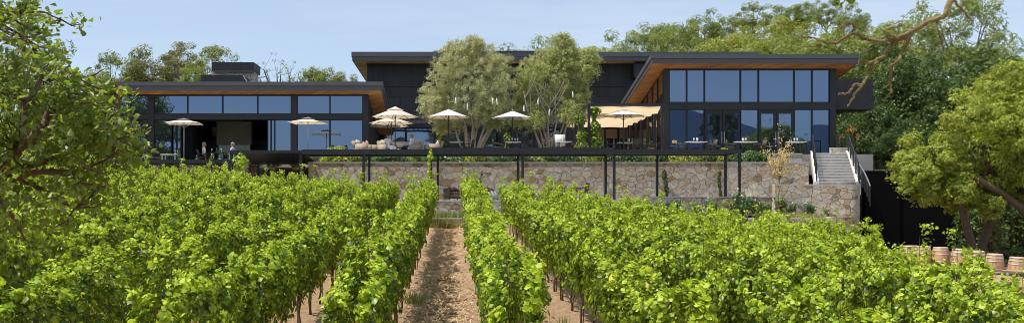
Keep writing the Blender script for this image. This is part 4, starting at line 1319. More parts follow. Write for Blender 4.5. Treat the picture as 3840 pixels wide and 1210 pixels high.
def person(label, loc, rz, shirt, legs, hair, seat=.44, lean=.05, armL=((-.02, .28, .62), (-.02, .42, .66)), armR=((.02, .28, .62), (.02, .42, .66)), long_hair=False, glasses=False, sleeves=.5, dress=False):
    """Seated figure facing local +Y; arm targets are elbow then wrist offsets (side, forward, height above seat)."""
    t = thing('person', label, 'person', loc, rz)
    s = seat
    J = {'pelvis': ((0, 0, s + .08), (.15, .11)), 'waist': ((0, -lean * .5, s + .22), (.125, .095)), 'chest': ((0, -lean, s + .42), (.155, .105)),
         'collar': ((0, -lean, s + .53), (.10, .07)), 'neck': ((0, -lean + .01, s + .60), .052), 'jaw': ((0, -lean + .035, s + .67), (.062, .072)),
         'brow': ((0, -lean + .03, s + .76), (.078, .095)), 'crown': ((0, -lean + .015, s + .83), (.055, .065))}
    E = [('pelvis', 'waist'), ('waist', 'chest'), ('chest', 'collar'), ('collar', 'neck'), ('neck', 'jaw'), ('jaw', 'brow'), ('brow', 'crown')]
    for sd, nm, arm in ((-1, 'l', armL), (1, 'r', armR)):
        J['shoulder' + nm] = ((sd * .19, -lean, s + .49), .062)
        e, w_ = arm
        J['elbow' + nm] = ((sd * .23 + e[0], e[1] - lean, s + e[2] - .38), .043)
        J['wrist' + nm] = ((sd * .16 + w_[0], w_[1] - lean, s + w_[2] - .38), .030)
        d_ = Vector(J['wrist' + nm][0]) - Vector(J['elbow' + nm][0])
        d_.normalize()
        wv = Vector(J['wrist' + nm][0])
        J['palm' + nm] = (tuple(wv + d_ * .07), (.042, .022))
        J['hip' + nm] = ((sd * .09, .06, s + .06), .088)
        J['knee' + nm] = ((sd * .12, .46, s + .07), .062)
        J['ankle' + nm] = ((sd * .11, .50, .09), .042)
        J['toe' + nm] = ((sd * .12, .66, .035), .035)
        E += [('collar', 'shoulder' + nm), ('shoulder' + nm, 'elbow' + nm), ('elbow' + nm, 'wrist' + nm), ('wrist' + nm, 'palm' + nm),
              ('pelvis', 'hip' + nm), ('hip' + nm, 'knee' + nm), ('knee' + nm, 'ankle' + nm), ('ankle' + nm, 'toe' + nm)]
        side = Vector((d_.y, -d_.x, 0))
        side = side.normalized() if side.length > .1 else Vector((1, 0, 0))
        up_ = d_.cross(side)
        for q, (off, ln) in enumerate(((-.028, .060), (-.010, .072), (.010, .068), (.028, .052))):
            p0 = wv + d_ * .10 + side * off
            J['fa%d%s' % (q, nm)] = (tuple(p0), .009)
            J['fb%d%s' % (q, nm)] = (tuple(p0 + d_ * ln * .6 - Vector((0, 0, .01))), .008)
            J['fc%d%s' % (q, nm)] = (tuple(p0 + d_ * ln - Vector((0, 0, .03))), .007)
            E += [('palm' + nm, 'fa%d%s' % (q, nm)), ('fa%d%s' % (q, nm), 'fb%d%s' % (q, nm)), ('fb%d%s' % (q, nm), 'fc%d%s' % (q, nm))]
        p0 = wv + d_ * .03 + side * (-.045 * sd)
        J['tha' + nm] = (tuple(p0), .011)
        J['thb' + nm] = (tuple(p0 + d_ * .05 + side * (-.02 * sd)), .009)
        E += [('palm' + nm, 'tha' + nm), ('tha' + nm, 'thb' + nm)]
    skin_obj('body', J, E, 'skin', t, 'pelvis')
    g = lambda k, a=.016: (J[k][0], tuple(v + a for v in (J[k][1] if hasattr(J[k][1], '__len__') else (J[k][1],) * 2)))
    S = {k: g(k) for k in ('pelvis', 'waist', 'chest', 'collar')}
    ES = [('pelvis', 'waist'), ('waist', 'chest'), ('chest', 'collar')]
    for nm in 'lr':
        S['shoulder' + nm] = g('shoulder' + nm)
        a, b_ = Vector(J['shoulder' + nm][0]), Vector(J['elbow' + nm][0])
        S['cuff' + nm] = (tuple(a.lerp(b_, min(1, sleeves))), (.064, .064))
        ES += [('collar', 'shoulder' + nm), ('shoulder' + nm, 'cuff' + nm)]
        if sleeves > 1:
            b2, w2 = b_, Vector(J['wrist' + nm][0])
            S['cuff2' + nm] = (tuple(b2.lerp(w2, .85)), (.044, .044))
            ES.append(('cuff' + nm, 'cuff2' + nm))
    skin_obj('shirt', S, ES, shirt, t, 'pelvis')
    T = {'pelvis': g('pelvis', .022)}
    ET = []
    for nm in 'lr':
        for k in ('hip', 'knee'):
            T[k + nm] = g(k + nm, .022 if not dress else .03)
        ET += [('pelvis', 'hip' + nm), ('hip' + nm, 'knee' + nm)]
        T['hem' + nm] = (tuple(Vector(J['knee' + nm][0]).lerp(Vector(J['ankle' + nm][0]), .55 if dress else .93)), (.075, .075) if not dress else (.11, .10))
        ET.append(('knee' + nm, 'hem' + nm))
    skin_obj('skirt' if dress else 'trousers', T, ET, legs, t, 'pelvis')
    hb_ = MB()
    hy = J['brow'][0]
    hb_.ball((0, hy[1] - .022, hy[2] + .035), (.096, .108, .085), 14, 9)
    hb_.ball((0, hy[1] - .075, hy[2] - .035), (.085, .055, .105), 12, 8)
    if long_hair:
        hb_.ball((0, hy[1] - .07, hy[2] - .10), (.105, .055, .14), 12, 8)
    hb_.obj('hair', hair, t)
    MB().ball((0, hy[1] + .098, hy[2] - .045), (.014, .02, .022), 8, 6).obj('nose', 'skin', t)
    for sx in (-1, 1):
        MB().ball((sx * .085, hy[1] + .005, hy[2] - .03), (.012, .02, .03), 8, 6).obj('ear', 'skin', t)
    eb = MB()
    for sx in (-1, 1):
        eb.ball((sx * .032, hy[1] + .088, hy[2] - .015), (.026 if glasses else .012, .012, .02 if glasses else .008), 8, 6)
    if glasses:
        eb.box(-.085, .085, hy[1] + .084, hy[1] + .09, hy[2] - .008, hy[2] + .0)
    eb.obj('sunglasses' if glasses else 'eyes', 'dark_hair', t)
    mb = MB()
    mb.ball((0, hy[1] + .088, hy[2] - .085), (.024, .008, .006), 8, 6)
    mb.obj('mouth', 'terracotta', t)
    return t

person('blond woman in white shirt sitting at a dark table on the left terrace', (X(766, 58), 58.0, FL_L), R(-75), 'white_cloth', 'dark_cloth', 'blond_hair', .45, .02, ((0, .12, .18), (-.02, .36, .28)), ((0, .12, .18), (.02, .36, .28)), True)
person('grey haired person in pale blue seen from behind at the dark table', (X(872, 58), 58.0, FL_L), R(80), 'blue_cloth', 'dark_cloth', 'grey_hair', .45, .02, ((0, .12, .18), (-.02, .34, .26)), ((0, .12, .18), (.02, .34, .26)), False, False, 1.1)
person('dark haired woman in sunglasses and white dress with her hand raised', (X(1456, 57.3), 57.25, FL_R - .08), R(-140), 'white_cloth', 'white_cloth', 'dark_hair', .42, .06, ((0, .16, .26), (-.05, .14, .60)), ((.02, .10, .20), (.0, .34, .28)), True, True, .3, True)
person('man in white shirt and navy trousers facing the woman in sunglasses', (X(1540, 57.3), 57.25, FL_R - .08), R(78), 'white_cloth', 'navy_cloth', 'grey_hair', .42, .08, ((0, .12, .18), (0, .34, .22)), ((0, .12, .18), (0, .34, .22)), False, False, 1.1)
person('dark haired person low in an armchair right of the second umbrella', (X(1246, 58.2), 58.2, FL_L - .12), R(170), 'dark_cloth', 'dark_cloth', 'dark_hair', .42, .06)
person('dark haired person low in an armchair beside the yellow green bush', (X(1296, 58.2), 58.2, FL_L - .10), R(20), 'dark_cloth', 'dark_cloth', 'dark_hair', .42, .06, long_hair=True)

# ------------------------------------------------------------------ wine barrels
def barrel_parts():
    prof = [(.275, 0), (.285, .02), (.325, .22), (.345, .46), (.325, .70), (.285, .90), (.275, .92), (.262, .92), (.258, .895)]
    st = MB().lathe(prof, n=30).mesh('staves', 'oak_staves')
    hd = MB().lathe([(.257, .88), (.255, .897), (.0, .8975)], n=24).mesh('head', 'oak_staves')
    hoops = []
    def rad(z):
        for (r0, z0), (r1, z1) in zip(prof[1:], prof[2:]):
            if z0 <= z <= z1:
                return r0 + (r1 - r0) * (z - z0) / (z1 - z0)
        return .28
    for z, h in ((.04, .05), (.15, .04), (.29, .04), (.60, .04), (.74, .04), (.85, .055)):
        hoops.append(MB().lathe([(rad(z) - .01, z), (rad(z) + .006, z), (rad(z + h) + .006, z + h), (rad(z + h) - .01, z + h)], n=30).mesh('hoop', 'hoop_steel'))
    return st, hd, hoops
BST, BHD, BHO = barrel_parts()
for px, d, py, tilt, lab in [(3415, 43.4, 919, 1, 'wine barrel furthest left, nearly hidden behind vine shoots'), (3460, 42.2, 921, -1, 'wine barrel second from the left with shoots across its top'),
                             (3528, 41.8, 925, 1, 'wine barrel with a dark stain under its pale top rim'), (3598, 41.0, 931, -2, 'wine barrel at the centre of the line, fully lit'),
                             (3662, 40.6, 939, 2, 'wine barrel second from right of the five evenly spaced ones'), (3728, 39.8, 950, 1, 'wine barrel last before the wide gap on the right'),
                             (3812, 39.4, 962, 3, 'wine barrel with dark hoops at the right edge')]:
    t = thing('wine_barrel', lab, 'barrel', (X(px, d), d, Z(py, d) - .92), rw.uniform(0, 6), 'wine barrels lined up behind the vines')
    t.rotation_euler = (R(rw.uniform(-1.5, 1.5)), R(tilt), rw.uniform(0, 6))
    link('staves', BST, t)
    link('head', BHD, t)
    for h in BHO:
        link('hoop', h, t)

# ------------------------------------------------------------------ grapevines
def vine_arrays(seed):
    """Shoots rise from the cordon, crowd through the wires and flop over; leaves crowd along each shoot with dark gaps between."""
    rng = np.random.default_rng(seed)
    L = .90
    cen, nr, size, tip = [], [], [], []
    yc, yn, ys, yt = [], [], [], []
    shoots = []
    nsh = 21
    for k in range(nsh):
        y0 = -L + 2 * L * (k + rng.uniform(.1, .9)) / nsh
        sd = 1 if k % 2 else -1
        edge = (abs(y0) / L) ** 2
        ht = 2.08 - .60 * edge + rng.normal() * .12
        tall = rng.random() < .22
        if tall: ht += rng.uniform(.12, .34)
        flop = 0 if tall else rng.uniform(.15, 1.0)
        x1 = sd * rng.uniform(.06, .20)
        p0 = np.array((sd * .03, y0, .90))
        p1 = np.array((x1, y0 + rng.normal() * .06, (.9 + ht) * .5 + .1))
        p2 = np.array((x1 + sd * .05 * flop, y0 + rng.normal() * .10, ht))
        p3 = np.array((sd * (abs(x1) + .07 + .08 * flop), y0 + rng.normal() * .12, ht - .55 * flop - .02))
        n = int(108 * rng.uniform(.75, 1.25))
        u = rng.random(n)
        pts = np.where(u[:, None] < .62, (1 - u[:, None] / .62) ** 2 * p0 + 2 * (u[:, None] / .62) * (1 - u[:, None] / .62) * p1 + (u[:, None] / .62) ** 2 * p2, p2 + (p3 - p2) * ((u[:, None] - .62) / .38))
        out = np.stack([np.full(n, float(sd)), rng.normal(size=n) * .5, np.zeros(n)], 1)
        off = out * (.02 + .10 * rng.random(n))[:, None] + rng.normal(size=(n, 3)) * .036
        c = pts + off
        topness = np.clip((c[:, 2] - 1.5) / .5, 0, 1)
        nn = out * (1.1 - .7 * topness)[:, None] + np.stack([np.zeros(n), np.zeros(n), .25 + .9 * topness], 1) + rng.normal(size=(n, 3)) * .62
        tt = np.stack([sd * (.2 + .5 * topness), rng.normal(size=n) * .4, -1.0 + .3 * topness], 1) + rng.normal(size=(n, 3)) * .5
        sz = (.040 + .054 * rng.random(n) ** 1.2) * np.where(tall & (c[:, 2] > 1.95), .72, 1)
        young = (c[:, 2] > ht - .14) & (rng.random(n) < .75)
        for m_, dst in ((~young, (cen, nr, size, tip)), (young, (yc, yn, ys, yt))):
            for arr, q in zip(dst, (c, nn, sz, tt)):
                arr.append(q[m_])
        shoots.append([p0, p0 * .25 + p1 * .5 + p2 * .25 - np.array((x1 * .3, 0, 0)), p2 - np.array((x1 * .3, 0, .16))])
    # skirt of older leaves hanging under the cordon
    n = 190
    sdv = np.where(rng.random(n) < .5, -1., 1.)
    yk = rng.uniform(-L, L, n)
    c = np.stack([sdv * rng.uniform(.02, .2, n), yk, .62 + .10 * np.sin(yk * 7 + seed) + rng.random(n) * .5], 1)
    cen.append(c); nr.append(np.stack([sdv, rng.normal(size=n) * .4, .2 + rng.normal(size=n) * .3], 1)); size.append(rng.uniform(.07, .12, n)); tip.append(np.stack([sdv * .2, rng.normal(size=n) * .3, -np.ones(n)], 1))
    cat = np.concatenate
    return rng, (cat(cen), cat(nr), cat(size), cat(tip)), (cat(yc), cat(yn), cat(ys), cat(yt)), shoots

def vine_wood(seed):
    r = random.Random(seed)
    b = MB()
    p = [(0, 0, -.05)]
    for k in range(1, 6):
        p.append((r.uniform(-.04, .04), r.uniform(-.05, .05), .16 * k))
    b.tube(p, [.034, .03, .027, .028, .03, .032], 7)
    for sy in (-1, 1):
        b.tube([p[-1], (0, sy * .2, .9), (.02, sy * .55, .93), (0, sy * .85, .92)], [.026, .022, .018, .014], 6)
    return b

def vine_canes(seed, shoots):
    r = random.Random(seed)
    b = MB()
    for s_ in shoots[::3]:
        b.tube([tuple(q) for q in s_], [.006, .005, .003], 4, False)
    return b

NV = 8
VF, VW, VC = [], [], []
VJ = []
for k in range(NV):
    rng, A, B, sh = vine_arrays(k + 11)
    v1, tf, kk, n1 = leaf_data('grape', A[0], A[1], A[2], rng, A[3])
    v2, tf2, kk2, n2 = leaf_data('grape', B[0], B[1], B[2], rng, B[3])
    VF.append(fast_mesh('foliage', [(v1, tf, kk, n1, 0), (v2, tf2, kk2, n2, 1)], ['vine_leaf', 'vine_leaf_young_sunlit']))
    VW.append(vine_wood(k).mesh('trunk', 'vine_bark'))
    VC.append(vine_canes(k, sh).mesh('cane', 'vine_bark'))
    VJ.append((A, B))
STAKE = MB().tube([(.05, .04, -.05), (.05, .04, 1.25)], [.011, .011], 6).mesh('stake', 'stake_metal')
POST = MB().tube([(.03, -.1, -.05), (.03, -.1, 1.9)], [.028, .028], 8).mesh('trellis_post', 'stake_metal')

ORD = ['', '', 'second ', 'third ', 'fourth ', 'fifth ', 'sixth ', 'seventh ', 'eighth ', 'ninth ', 'tenth ', 'eleventh ', 'twelfth ', 'thirteenth ', 'fourteenth ', 'fifteenth ', 'sixteenth ', 'seventeenth ']
def dend(x):
    if x < -6: return 47 + min(3.5, (-6 - x) * .5)
    if x < 5: return 47
    return 47 - (x - 5) * .5
rv = random.Random(77)
cands = []
for i in range(-17, 17):
    xr = -1.16 + 1.8 * (i + 1) if i < 0 else .64 + 1.8 * i
    y = 10.6 + rv.uniform(0, .5)
    while True:
        x_ = xr + ROW_DX * y
        if y > dend(x_): break
        if x_ > 0.425 * y + .2 * math.sin(y * 2) and y > 20.5:
            y += 1.62; continue
        sP = F / y
        px = VX + x_ * sP
        z0 = float(tz(x_, y))
        ytop = HY - (z0 + 2.5 - CZ) * sP
        if -1.3 * sP < px < 3840 + 1.3 * sP and ytop < 1210 and abs(x_) < 25:
            cands.append((y, x_, z0, i))
        y += 1.62 + rv.uniform(-.05, .05)
cands.sort()
NI = 300
print('vines', len(cands))
for q, (y, x_, z0, i) in enumerate(cands[:NI]):
    k = rv.randrange(NV)
    if i < 0:
        lab = 'leafy green grapevine in the %srow left of the straw path' % ORD[-i] if i < -1 else 'leafy green grapevine in the row bordering the left side of the straw path'
    else:
        lab = 'leafy green grapevine in the %srow right of the straw path' % ORD[i + 1] if i > 0 else 'leafy green grapevine in the row bordering the right side of the straw path'
    grp = 'grapevines of the %srow %s of the straw path' % (ORD[-i] if i < 0 else ORD[i + 1], 'left' if i < 0 else 'right')
    t = thing('grapevine', lab, 'grapevine', (x_ + rv.uniform(-.05, .05), y, z0), rv.choice((0, math.pi)) + rv.uniform(-.05, .05) - ROW_DX, grp, (rv.uniform(.74, .98), rv.uniform(.92, 1.05), rv.uniform(.88, 1.10) * ((.89 if x_ < 5 else .97) + (.13 if x_ < 5 else .05) * min(1, max(0, (y - 12) / 26)))))
    link('foliage', VF[k], t)
    link('trunk', VW[k], t)
    if y < 30:
        link('cane', VC[k], t)
        link('trellis_post' if q % 4 == 0 else 'stake', POST if q % 4 == 0 else STAKE, t)
if len(cands) > NI:
    ch = []
    bw = MB()
    for (y, x_, z0, i) in cands[NI:]:
        k = rv.randrange(NV)
        A, B = VJ[k]
        rngk = np.random.default_rng(int(y * 100))
        fl = rv.choice((-1, 1))
        off = np.array((x_, y, z0))
        sv = np.array((fl * rv.uniform(.9, 1.12), fl, rv.uniform(.92, 1.08)))
        for (C_, n_, s_, t_), kind in ((A, 0), (B, 1)):
            sel = slice(None)
            vv, tf, kk, nn = leaf_data('quad', C_[sel] * sv + off, n_[sel] * np.array((fl, fl, 1)), s_[sel] * 1.05, rngk, t_[sel] * np.array((fl, fl, 1)))
            ch.append((vv, tf, kk, nn, kind))
    tag(link('grapevines', fast_mesh('grapevines', ch, ['vine_leaf', 'vine_leaf_young_sunlit'])), 'farthest leafy ends of the vine rows merging into one green mass', 'grapevines', None, 'stuff')

# straw and clods strewn on the soil between the rows
rng = np.random.default_rng(9)
n = 42000
ys = 9 + 38 * rng.random(n) ** 1.4
rowi = rng.integers(-8, 6, n)
rowi = np.where(rng.random(n) < .45, 0, rowi)
xs = -.26 + 1.8 * rowi + ROW_DX * ys + rng.normal(size=n) * .36
cl = np.sin(xs * 5 + ys * 2.1) + np.sin(ys * 3.3 - xs * 2) > -.6
xs, ys = xs[cl], ys[cl]
n = len(xs)
cen = np.stack([xs, ys, tz(xs, ys) + 0.04 * np.cos(2 * math.pi * (xs - ys * ROW_DX + 1.16) / 1.8) + .02 + .02 * rng.random(n)], 1)
nr = rng.normal(size=(n, 3)) * .45 + (0, 0, 1)
tag(link('straw', leaves('straw', 'blade', cen, nr, rng.uniform(.08, .20, n), rng, 'straw')), 'pale straw mulch scattered over the soil between vine rows', 'straw', None, 'stuff')
# soil clods
cb = MB()
r_ = random.Random(4)
for k in range(1800):
    y = 10 + 37 * r_.random() ** 1.5
    x_ = -.26 + 1.8 * r_.choice((0, 0, 0, -1, -2, 1, 2)) + ROW_DX * y + r_.gauss(0, .38)
    s_ = r_.uniform(.015, .055)
    cb.ball((x_, y, float(tz(x_, y)) + .01), (s_, s_ * r_.uniform(.7, 1.3), s_ * .6), 5, 4)
tag(cb.obj('clods', 'ground'), 'small brown soil clods littering the straw path', 'soil', None, 'stuff')

# ------------------------------------------------------------------ shrubs, roses, climbers
def shrub_mesh(seed, n, rad, kind, size, mat, up=.5, base=.0, flowers=0, fmat='petal', fsize=.09):
    rng = np.random.default_rng(seed)
    nc = 9
    cc = ball_pts(rng, nc) * np.array(rad) * .62 + np.array((0, 0, rad[2] + base))
    idx = rng.integers(0, nc, n)
    p = ball_pts(rng, n, .5)
    cen = cc[idx] + p * np.array(rad) * .48
    cen[:, 2] = np.maximum(cen[:, 2], .02)
    nr = p + rng.normal(size=(n, 3)) * .4 + (0, 0, up)
    ch = [leaf_data(kind, cen, nr, rng.uniform(.7, 1.3, n) * size, rng) + (0,)]
    mats = [mat]
    if flowers:
        q = rng.integers(0, n, flowers)
        fc = cen[q] * np.array((1.04, 1.04, 1.0)) + (0, 0, .05)
        for a in range(3):
            ch.append(leaf_data('quad', fc + rng.normal(size=fc.shape) * .02, rng.normal(size=fc.shape) + (0, -.5, .5), np.full(flowers, fsize), rng) + (1,))
        mats.append(fmat)
    return fast_mesh('foliage', ch, mats)
def stems(seed, n, h, spread, mat='twig_bark', r0=.012):
    r = random.Random(seed)
    b = MB()
    for k in range(n):
        a = r.uniform(0, 6.28)
        q = r.uniform(.3, 1) * spread
        b.tube([(0, 0, -.03), (q * .4 * math.cos(a), q * .4 * math.sin(a), h * .5), (q * math.cos(a), q * math.sin(a), h * r.uniform(.8, 1.0))], [r0, r0 * .7, r0 * .35], 5, False)
    return b.mesh('stem', mat)

HEDGE = [shrub_mesh(21, 800, (.62, .5, .30), 'quad', .085, 'rose_leaf'), shrub_mesh(22, 800, (.6, .5, .28), 'quad', .08, 'dark_leaf'), shrub_mesh(23, 800, (.62, .5, .32), 'quad', .085, 'green_leaf'), shrub_mesh(24, 800, (.6, .5, .33), 'quad', .085, 'yellow_leaf')]
HST = stems(3, 7, .4, .4)
names_h = ['mid green', 'dark green', 'olive green', 'bright yellow green']
rh = random.Random(8)
def shrub(me, st, label, x_, y, z, s_=1.0, group=None, name='shrub', cat='shrub', rz=None):
    t = thing(name, label, cat, (x_, y, z), rh.uniform(0, 6.28) if rz is None else rz, group, s_)
    link('foliage', me, t)
    link('stem', st, t)
    return t
seq = [3, 3, 2, 1, 0, 1, 2, 0, 1, 0, 3, 2, 0, 1, 0, 2, 1, 0, 2, 3, 0, 1, 0, 2, 1, 3, 2, 0, 3, 1, 0, 1]
for i, k in enumerate(seq):
    x_ = X(1225, 54.6) + i * (X(2870, 54.6) - X(1225, 54.6)) / (len(seq) - 1)
    shrub(HEDGE[k], HST, 'low %s shrub on top of the long stone wall' % names_h[k], x_ + rh.uniform(-.15, .15), 54.55 + rh.uniform(-.15, .35), 5.16, (rh.uniform(1.3, 1.6), rh.uniform(.9, 1.1), rh.uniform(1.5, 2.0)), '%s shrubs along the long stone wall' % names_h[k])
# bright bushes standing higher at the left end
for px, s_, lab in ((1262, 1.5, 'tall yellow green bush in front of the dark haired people'), (1340, 1.25, 'yellow green bush below the tilted wicker armchair')):
    shrub(HEDGE[3], HST, lab, X(px, 55.2), 55.2, 5.40, (s_ * .9, s_ * .8, s_ * 1.15))
# rose bushes with white blooms
ROSE = [shrub_mesh(31, 360, (.42, .4, .36), 'quad', .09, 'rose_leaf', .5, .05, 5), shrub_mesh(32, 380, (.45, .4, .42), 'quad', .09, 'rose_leaf', .5, .05, 7)]
RYEL = shrub_mesh(33, 380, (.40, .4, .42), 'quad', .09, 'green_leaf', .5, .1)
RST = stems(6, 8, .7, .35)
for i, px in enumerate((455, 505, 560, 650, 690, 735, 790, 830, 885)):
    shrub(ROSE[i % 2], RST, 'white flowering rose bush edging the left terrace', X(px, 56.8) + rh.uniform(-.1, .1), 56.75, FL_L - .28, (1.0, .6, rh.choice((.85, 1.0, 1.2))), 'rose bushes edging the left terrace', 'rose_bush', 'rose bush')
for i, px in enumerate((470, 540, 610, 680, 750, 820, 900, 960, 1030, 1100)):
    shrub(HEDGE[(0, 1)[i % 2]], HST, 'dark shrub on top of the shaded brown stone wall', X(px, 56.5), 56.55, Z(627, 56.3) - .05, (1.1, .5, .75), 'shrubs along the brown stone wall')
struct('left_bed', MB().box(-26, X(1157, MW) - .02, 56.91, 56.995, 4.0, Z(627, 56.3) - .04), 'bed_soil')
roses = [(2438, 1.1, 0, 'dark green rose bush at the left end of the rose bed'), (2490, 1.1, 0, 'rose bush beneath the left climbing column on the wall'), (2545, 1.2, 0, 'tall dark rose bush between the two climbing columns'), (2610, 1.0, 0, 'rose bush third along before the low grey wall'), (2668, 1.1, 1, 'lighter green bush left of the right climbing column'),
         (2738, 1.0, 2, 'compact yellow green bush left of the pergola end post'), (2788, 1.55, 1, 'tallest rose bush wrapping the pergola end post with white blooms'), (2835, 1.25, 1, 'white blooming rose bush right of the pergola end post'), (2868, .9, 2, 'small yellow green bush right of the white blooming rose'), (2918, 1.25, 2, 'upright yellow green bush at the block wall corner'), (2972, 1.0, 0, 'dark rose bush in front of the block wall'), (3035, .95, 1, 'small rose bush above the dry grass before the block wall'), (3105, .6, 0, 'small dark bush near the rounded end of the block wall')]
for px, s_, k, lab in roses:
    shrub((ROSE + [RYEL])[k], RST, lab, X(px, 49.3), 49.3, Z(806, 49.3) - .12, (s_, s_, s_ * 1.05), None, 'rose_bush', 'rose bush')

def climber(label, px, d, z0, h, wd, seed, mat='vine_leaf', n=420, bare=.0, size=.115, name='climbing_vine', dx=0, bark='vine_bark'):
    t = thing(name, label, 'climbing plant', (X(px, d) + dx, d, z0))
    rng = np.random.default_rng(seed)
    z = h * (bare + (1 - bare) * rng.random(n) ** .85)
    amp = wd * (.72 + .38 * np.sin(z * 3.4 + seed) * np.sin(z * 1.9 + seed * 2) + .25 * np.sin(z * 7.3 + seed * 3)) * np.clip((h - z) / (.12 * h) + .3, .35, 1)
    a = rng.random(n) * 6.283
    r = amp * np.sqrt(rng.random(n))
    cen = np.stack([r * np.cos(a) + .08 * np.sin(z * 2 + seed), r * np.sin(a) * .7 - .1, z], 1)
    nr = np.stack([np.cos(a), np.sin(a) - .4, .5 + .3 * rng.normal(size=n)], 1) + rng.normal(size=(n, 3)) * .4
    link('foliage', leaves('foliage', 'grape' if size > .11 else 'quad', cen, nr, rng.uniform(.7, 1.3, n) * size, rng, mat, rng.normal(size=(n, 3)) * .5 + (0, 0, -1)), t)
    b = MB()
    pts = [(.05 * math.sin(q * 1.9 + seed), -.12 + .04 * math.cos(q * 2.3), h * q / 7 * .92) for q in range(8)]
    b.tube(pts, [.03 - .003 * q for q in range(8)], 6)
    b.obj('stem', bark, t)
    return t
climber('young grapevine climbing the pergola post over the straw path', 1616, d0 - .05, Z(760, d0), 2.7, .16, 1, 'vine_leaf_young_sunlit', 260, 0, .12)
climber('sparse grapevine climbing the pergola post left of the path post', 1366, d0 - .05, Z(760, d0), 1.5, .16, 2, 'vine_leaf', 160, 0, .12)
climber('leafy grapevine hanging from the left pergola corner', 898, d0 + .1, 3.0, 2.85, .34, 3, 'vine_leaf_young_sunlit', 620, .15, .13)
climber('grapevine on the entrance post left of the left olive', 1646, 65.8, FL_R, 2.9, .42, 4, 'vine_leaf', 620)
climber('grapevine on the entrance post between the olives', 1898, 65.8, FL_R, 2.9, .34, 5, 'vine_leaf', 420)
climber('broad grapevine on the dining pergola corner post, left half', 2178, 57.2, FL_R, 2.45, .46, 6, 'vine_leaf', 1300)
climber('broad grapevine on the dining pergola corner post, right half', 2232, 57.3, FL_R, 2.75, .44, 7, 'vine_leaf', 1300)
climber('dark narrow climbing column on the stone wall, left of the pair', 2495, MW - .12, Z(738, MW), 1.45, .15, 8, 'dark_leaf', 420, 0, .09, 'climbing_shrub')
climber('dark narrow climbing column on the stone wall, right of the pair', 2700, MW - .12, Z(738, MW), 1.45, .15, 9, 'dark_leaf', 420, 0, .09, 'climbing_shrub')
climber('thin sparse climber on the stone wall right of the path', 1806, MW - .1, Z(738, MW), 1.4, .09, 10, 'dark_leaf', 110, 0, .08, 'climbing_shrub')

# grass tufts and flowers
def grass(name, label, cx, cy, z, rx, ry, n, h, mat, seed, kind=None, cat='grass'):
    rng = np.random.default_rng(seed)
    p = rng.normal(size=(n, 2)) * .45
    cen = np.stack([cx + p[:, 0] * rx, cy + p[:, 1] * ry, np.full(n, z)], 1)
    hh = h * rng.uniform(.5, 1.1, n)
    lean = np.stack([p[:, 0] * .5 + rng.normal(size=n) * .3, p[:, 1] * .5 + rng.normal(size=n) * .3, np.ones(n)], 1)
    cen = cen + lean * (hh / 2)[:, None] / np.linalg.norm(lean, axis=1, keepdims=True)
    nr = np.stack([rng.normal(size=n), -np.abs(rng.normal(size=n)) - .3, rng.normal(size=n) * .3], 1)
    o = link(name, leaves(name, 'blade', cen, nr, hh, rng, mat, lean))
    return tag(o, label, cat, None, kind)
gz = float(tz(-.2, 47.4))
grass('grass_tuft', 'pale dry grass tuft at the far left end of the straw path', X(1648, 47.4), 47.4, gz - .02, .55, .3, 380, .55, 'dry_grass', 1)
grass('grass_tuft', 'smaller dry grass tuft at the far right end of the straw path', X(1720, 47.6), 47.6, gz - .02, .5, .25, 260, .38, 'dry_grass', 2)
grass('grass', 'sunlit grass strip below the block wall', X(2960, 49.1), 49.1, Z(820, 49), 1.35, .6, 1800, .36, 'dry_grass', 3, 'stuff')
grass('grass', 'grass and weeds growing behind the lowest planter wall', X(1700, 49.2), 49.2, Z(822, 49), 4.2, .5, 2200, .42, 'green_leaf', 4, 'stuff')
for x_, y_, s_ in ((-.75, 22, 1), (-.5, 17.5, 2), (1.9, 16.5, 3), (-2.5, 15.5, 4)):
    grass('weed', {1: 'small green weed on the left edge of the straw path', 2: 'near green weed on the left of the straw path', 3: 'tall green weed between the right rows', 4: 'green weed between the left rows'}[s_], x_, y_, float(tz(x_, y_)), .25, .2, 60, .35 if s_ < 3 else .6, 'green_leaf', 40 + s_, None, 'weed')

# small autumn tree by the stair
def small_tree(name, label, x_, y, z, h, mat, seed, n, rad, bark, size=.09, cat='tree', trunk_h=.4, nb=16):
    t = thing(name, label, cat, (x_, y, z))
    r = random.Random(seed)
    rng = np.random.default_rng(seed)
    b = MB()
    b.tube([(0, 0, -.1), (.02, 0, h * trunk_h * .5), (0, .02, h * trunk_h)], [.035, .03, .025], 7)
    pts = []
    for k in range(nb):
        a = r.uniform(0, 6.28)
        q = r.uniform(.25, 1) * rad
        z1 = h * r.uniform(.62, 1.0) if k % 3 else h * r.uniform(.35, .6)
        p = [(0, 0, h * trunk_h * r.uniform(.6, 1)), (q * .4 * math.cos(a), q * .4 * math.sin(a), (h * trunk_h + z1) / 2), (q * math.cos(a), q * math.sin(a), z1)]
        b.tube(p, [.014, .010, .004], 5, False)
        for u in np.linspace(.4, 1.02, 8):
            A_, B_, C_ = map(np.array, p)
            pts.append((1 - u) ** 2 * A_ + 2 * u * (1 - u) * B_ + u * u * C_)
    b.obj('trunk', bark, t)
    pts = np.array(pts)
    idx = rng.integers(0, len(pts), n)
    w_ = np.where(pts[idx][:, 2] < h * .66, 1, 0.35)
    keep = rng.random(n) < w_
    c = pts[idx][keep] + rng.normal(size=(keep.sum(), 3)) * .09
    link('crown', leaves('crown', 'quad', c, rng.normal(size=c.shape) + (0, -.3, .3), size * rng.uniform(.7, 1.3, len(c)), rng, mat), t)
small_tree('autumn_tree', 'small tree with yellow orange autumn leaves in front of the stair', X(2922, 52.6), 52.6, FL_LOW, Z(462, 52.6) - FL_LOW, 'autumn_leaf', 5, 900, 1.25, 'grey_bark', .10, trunk_h=.36, nb=22)
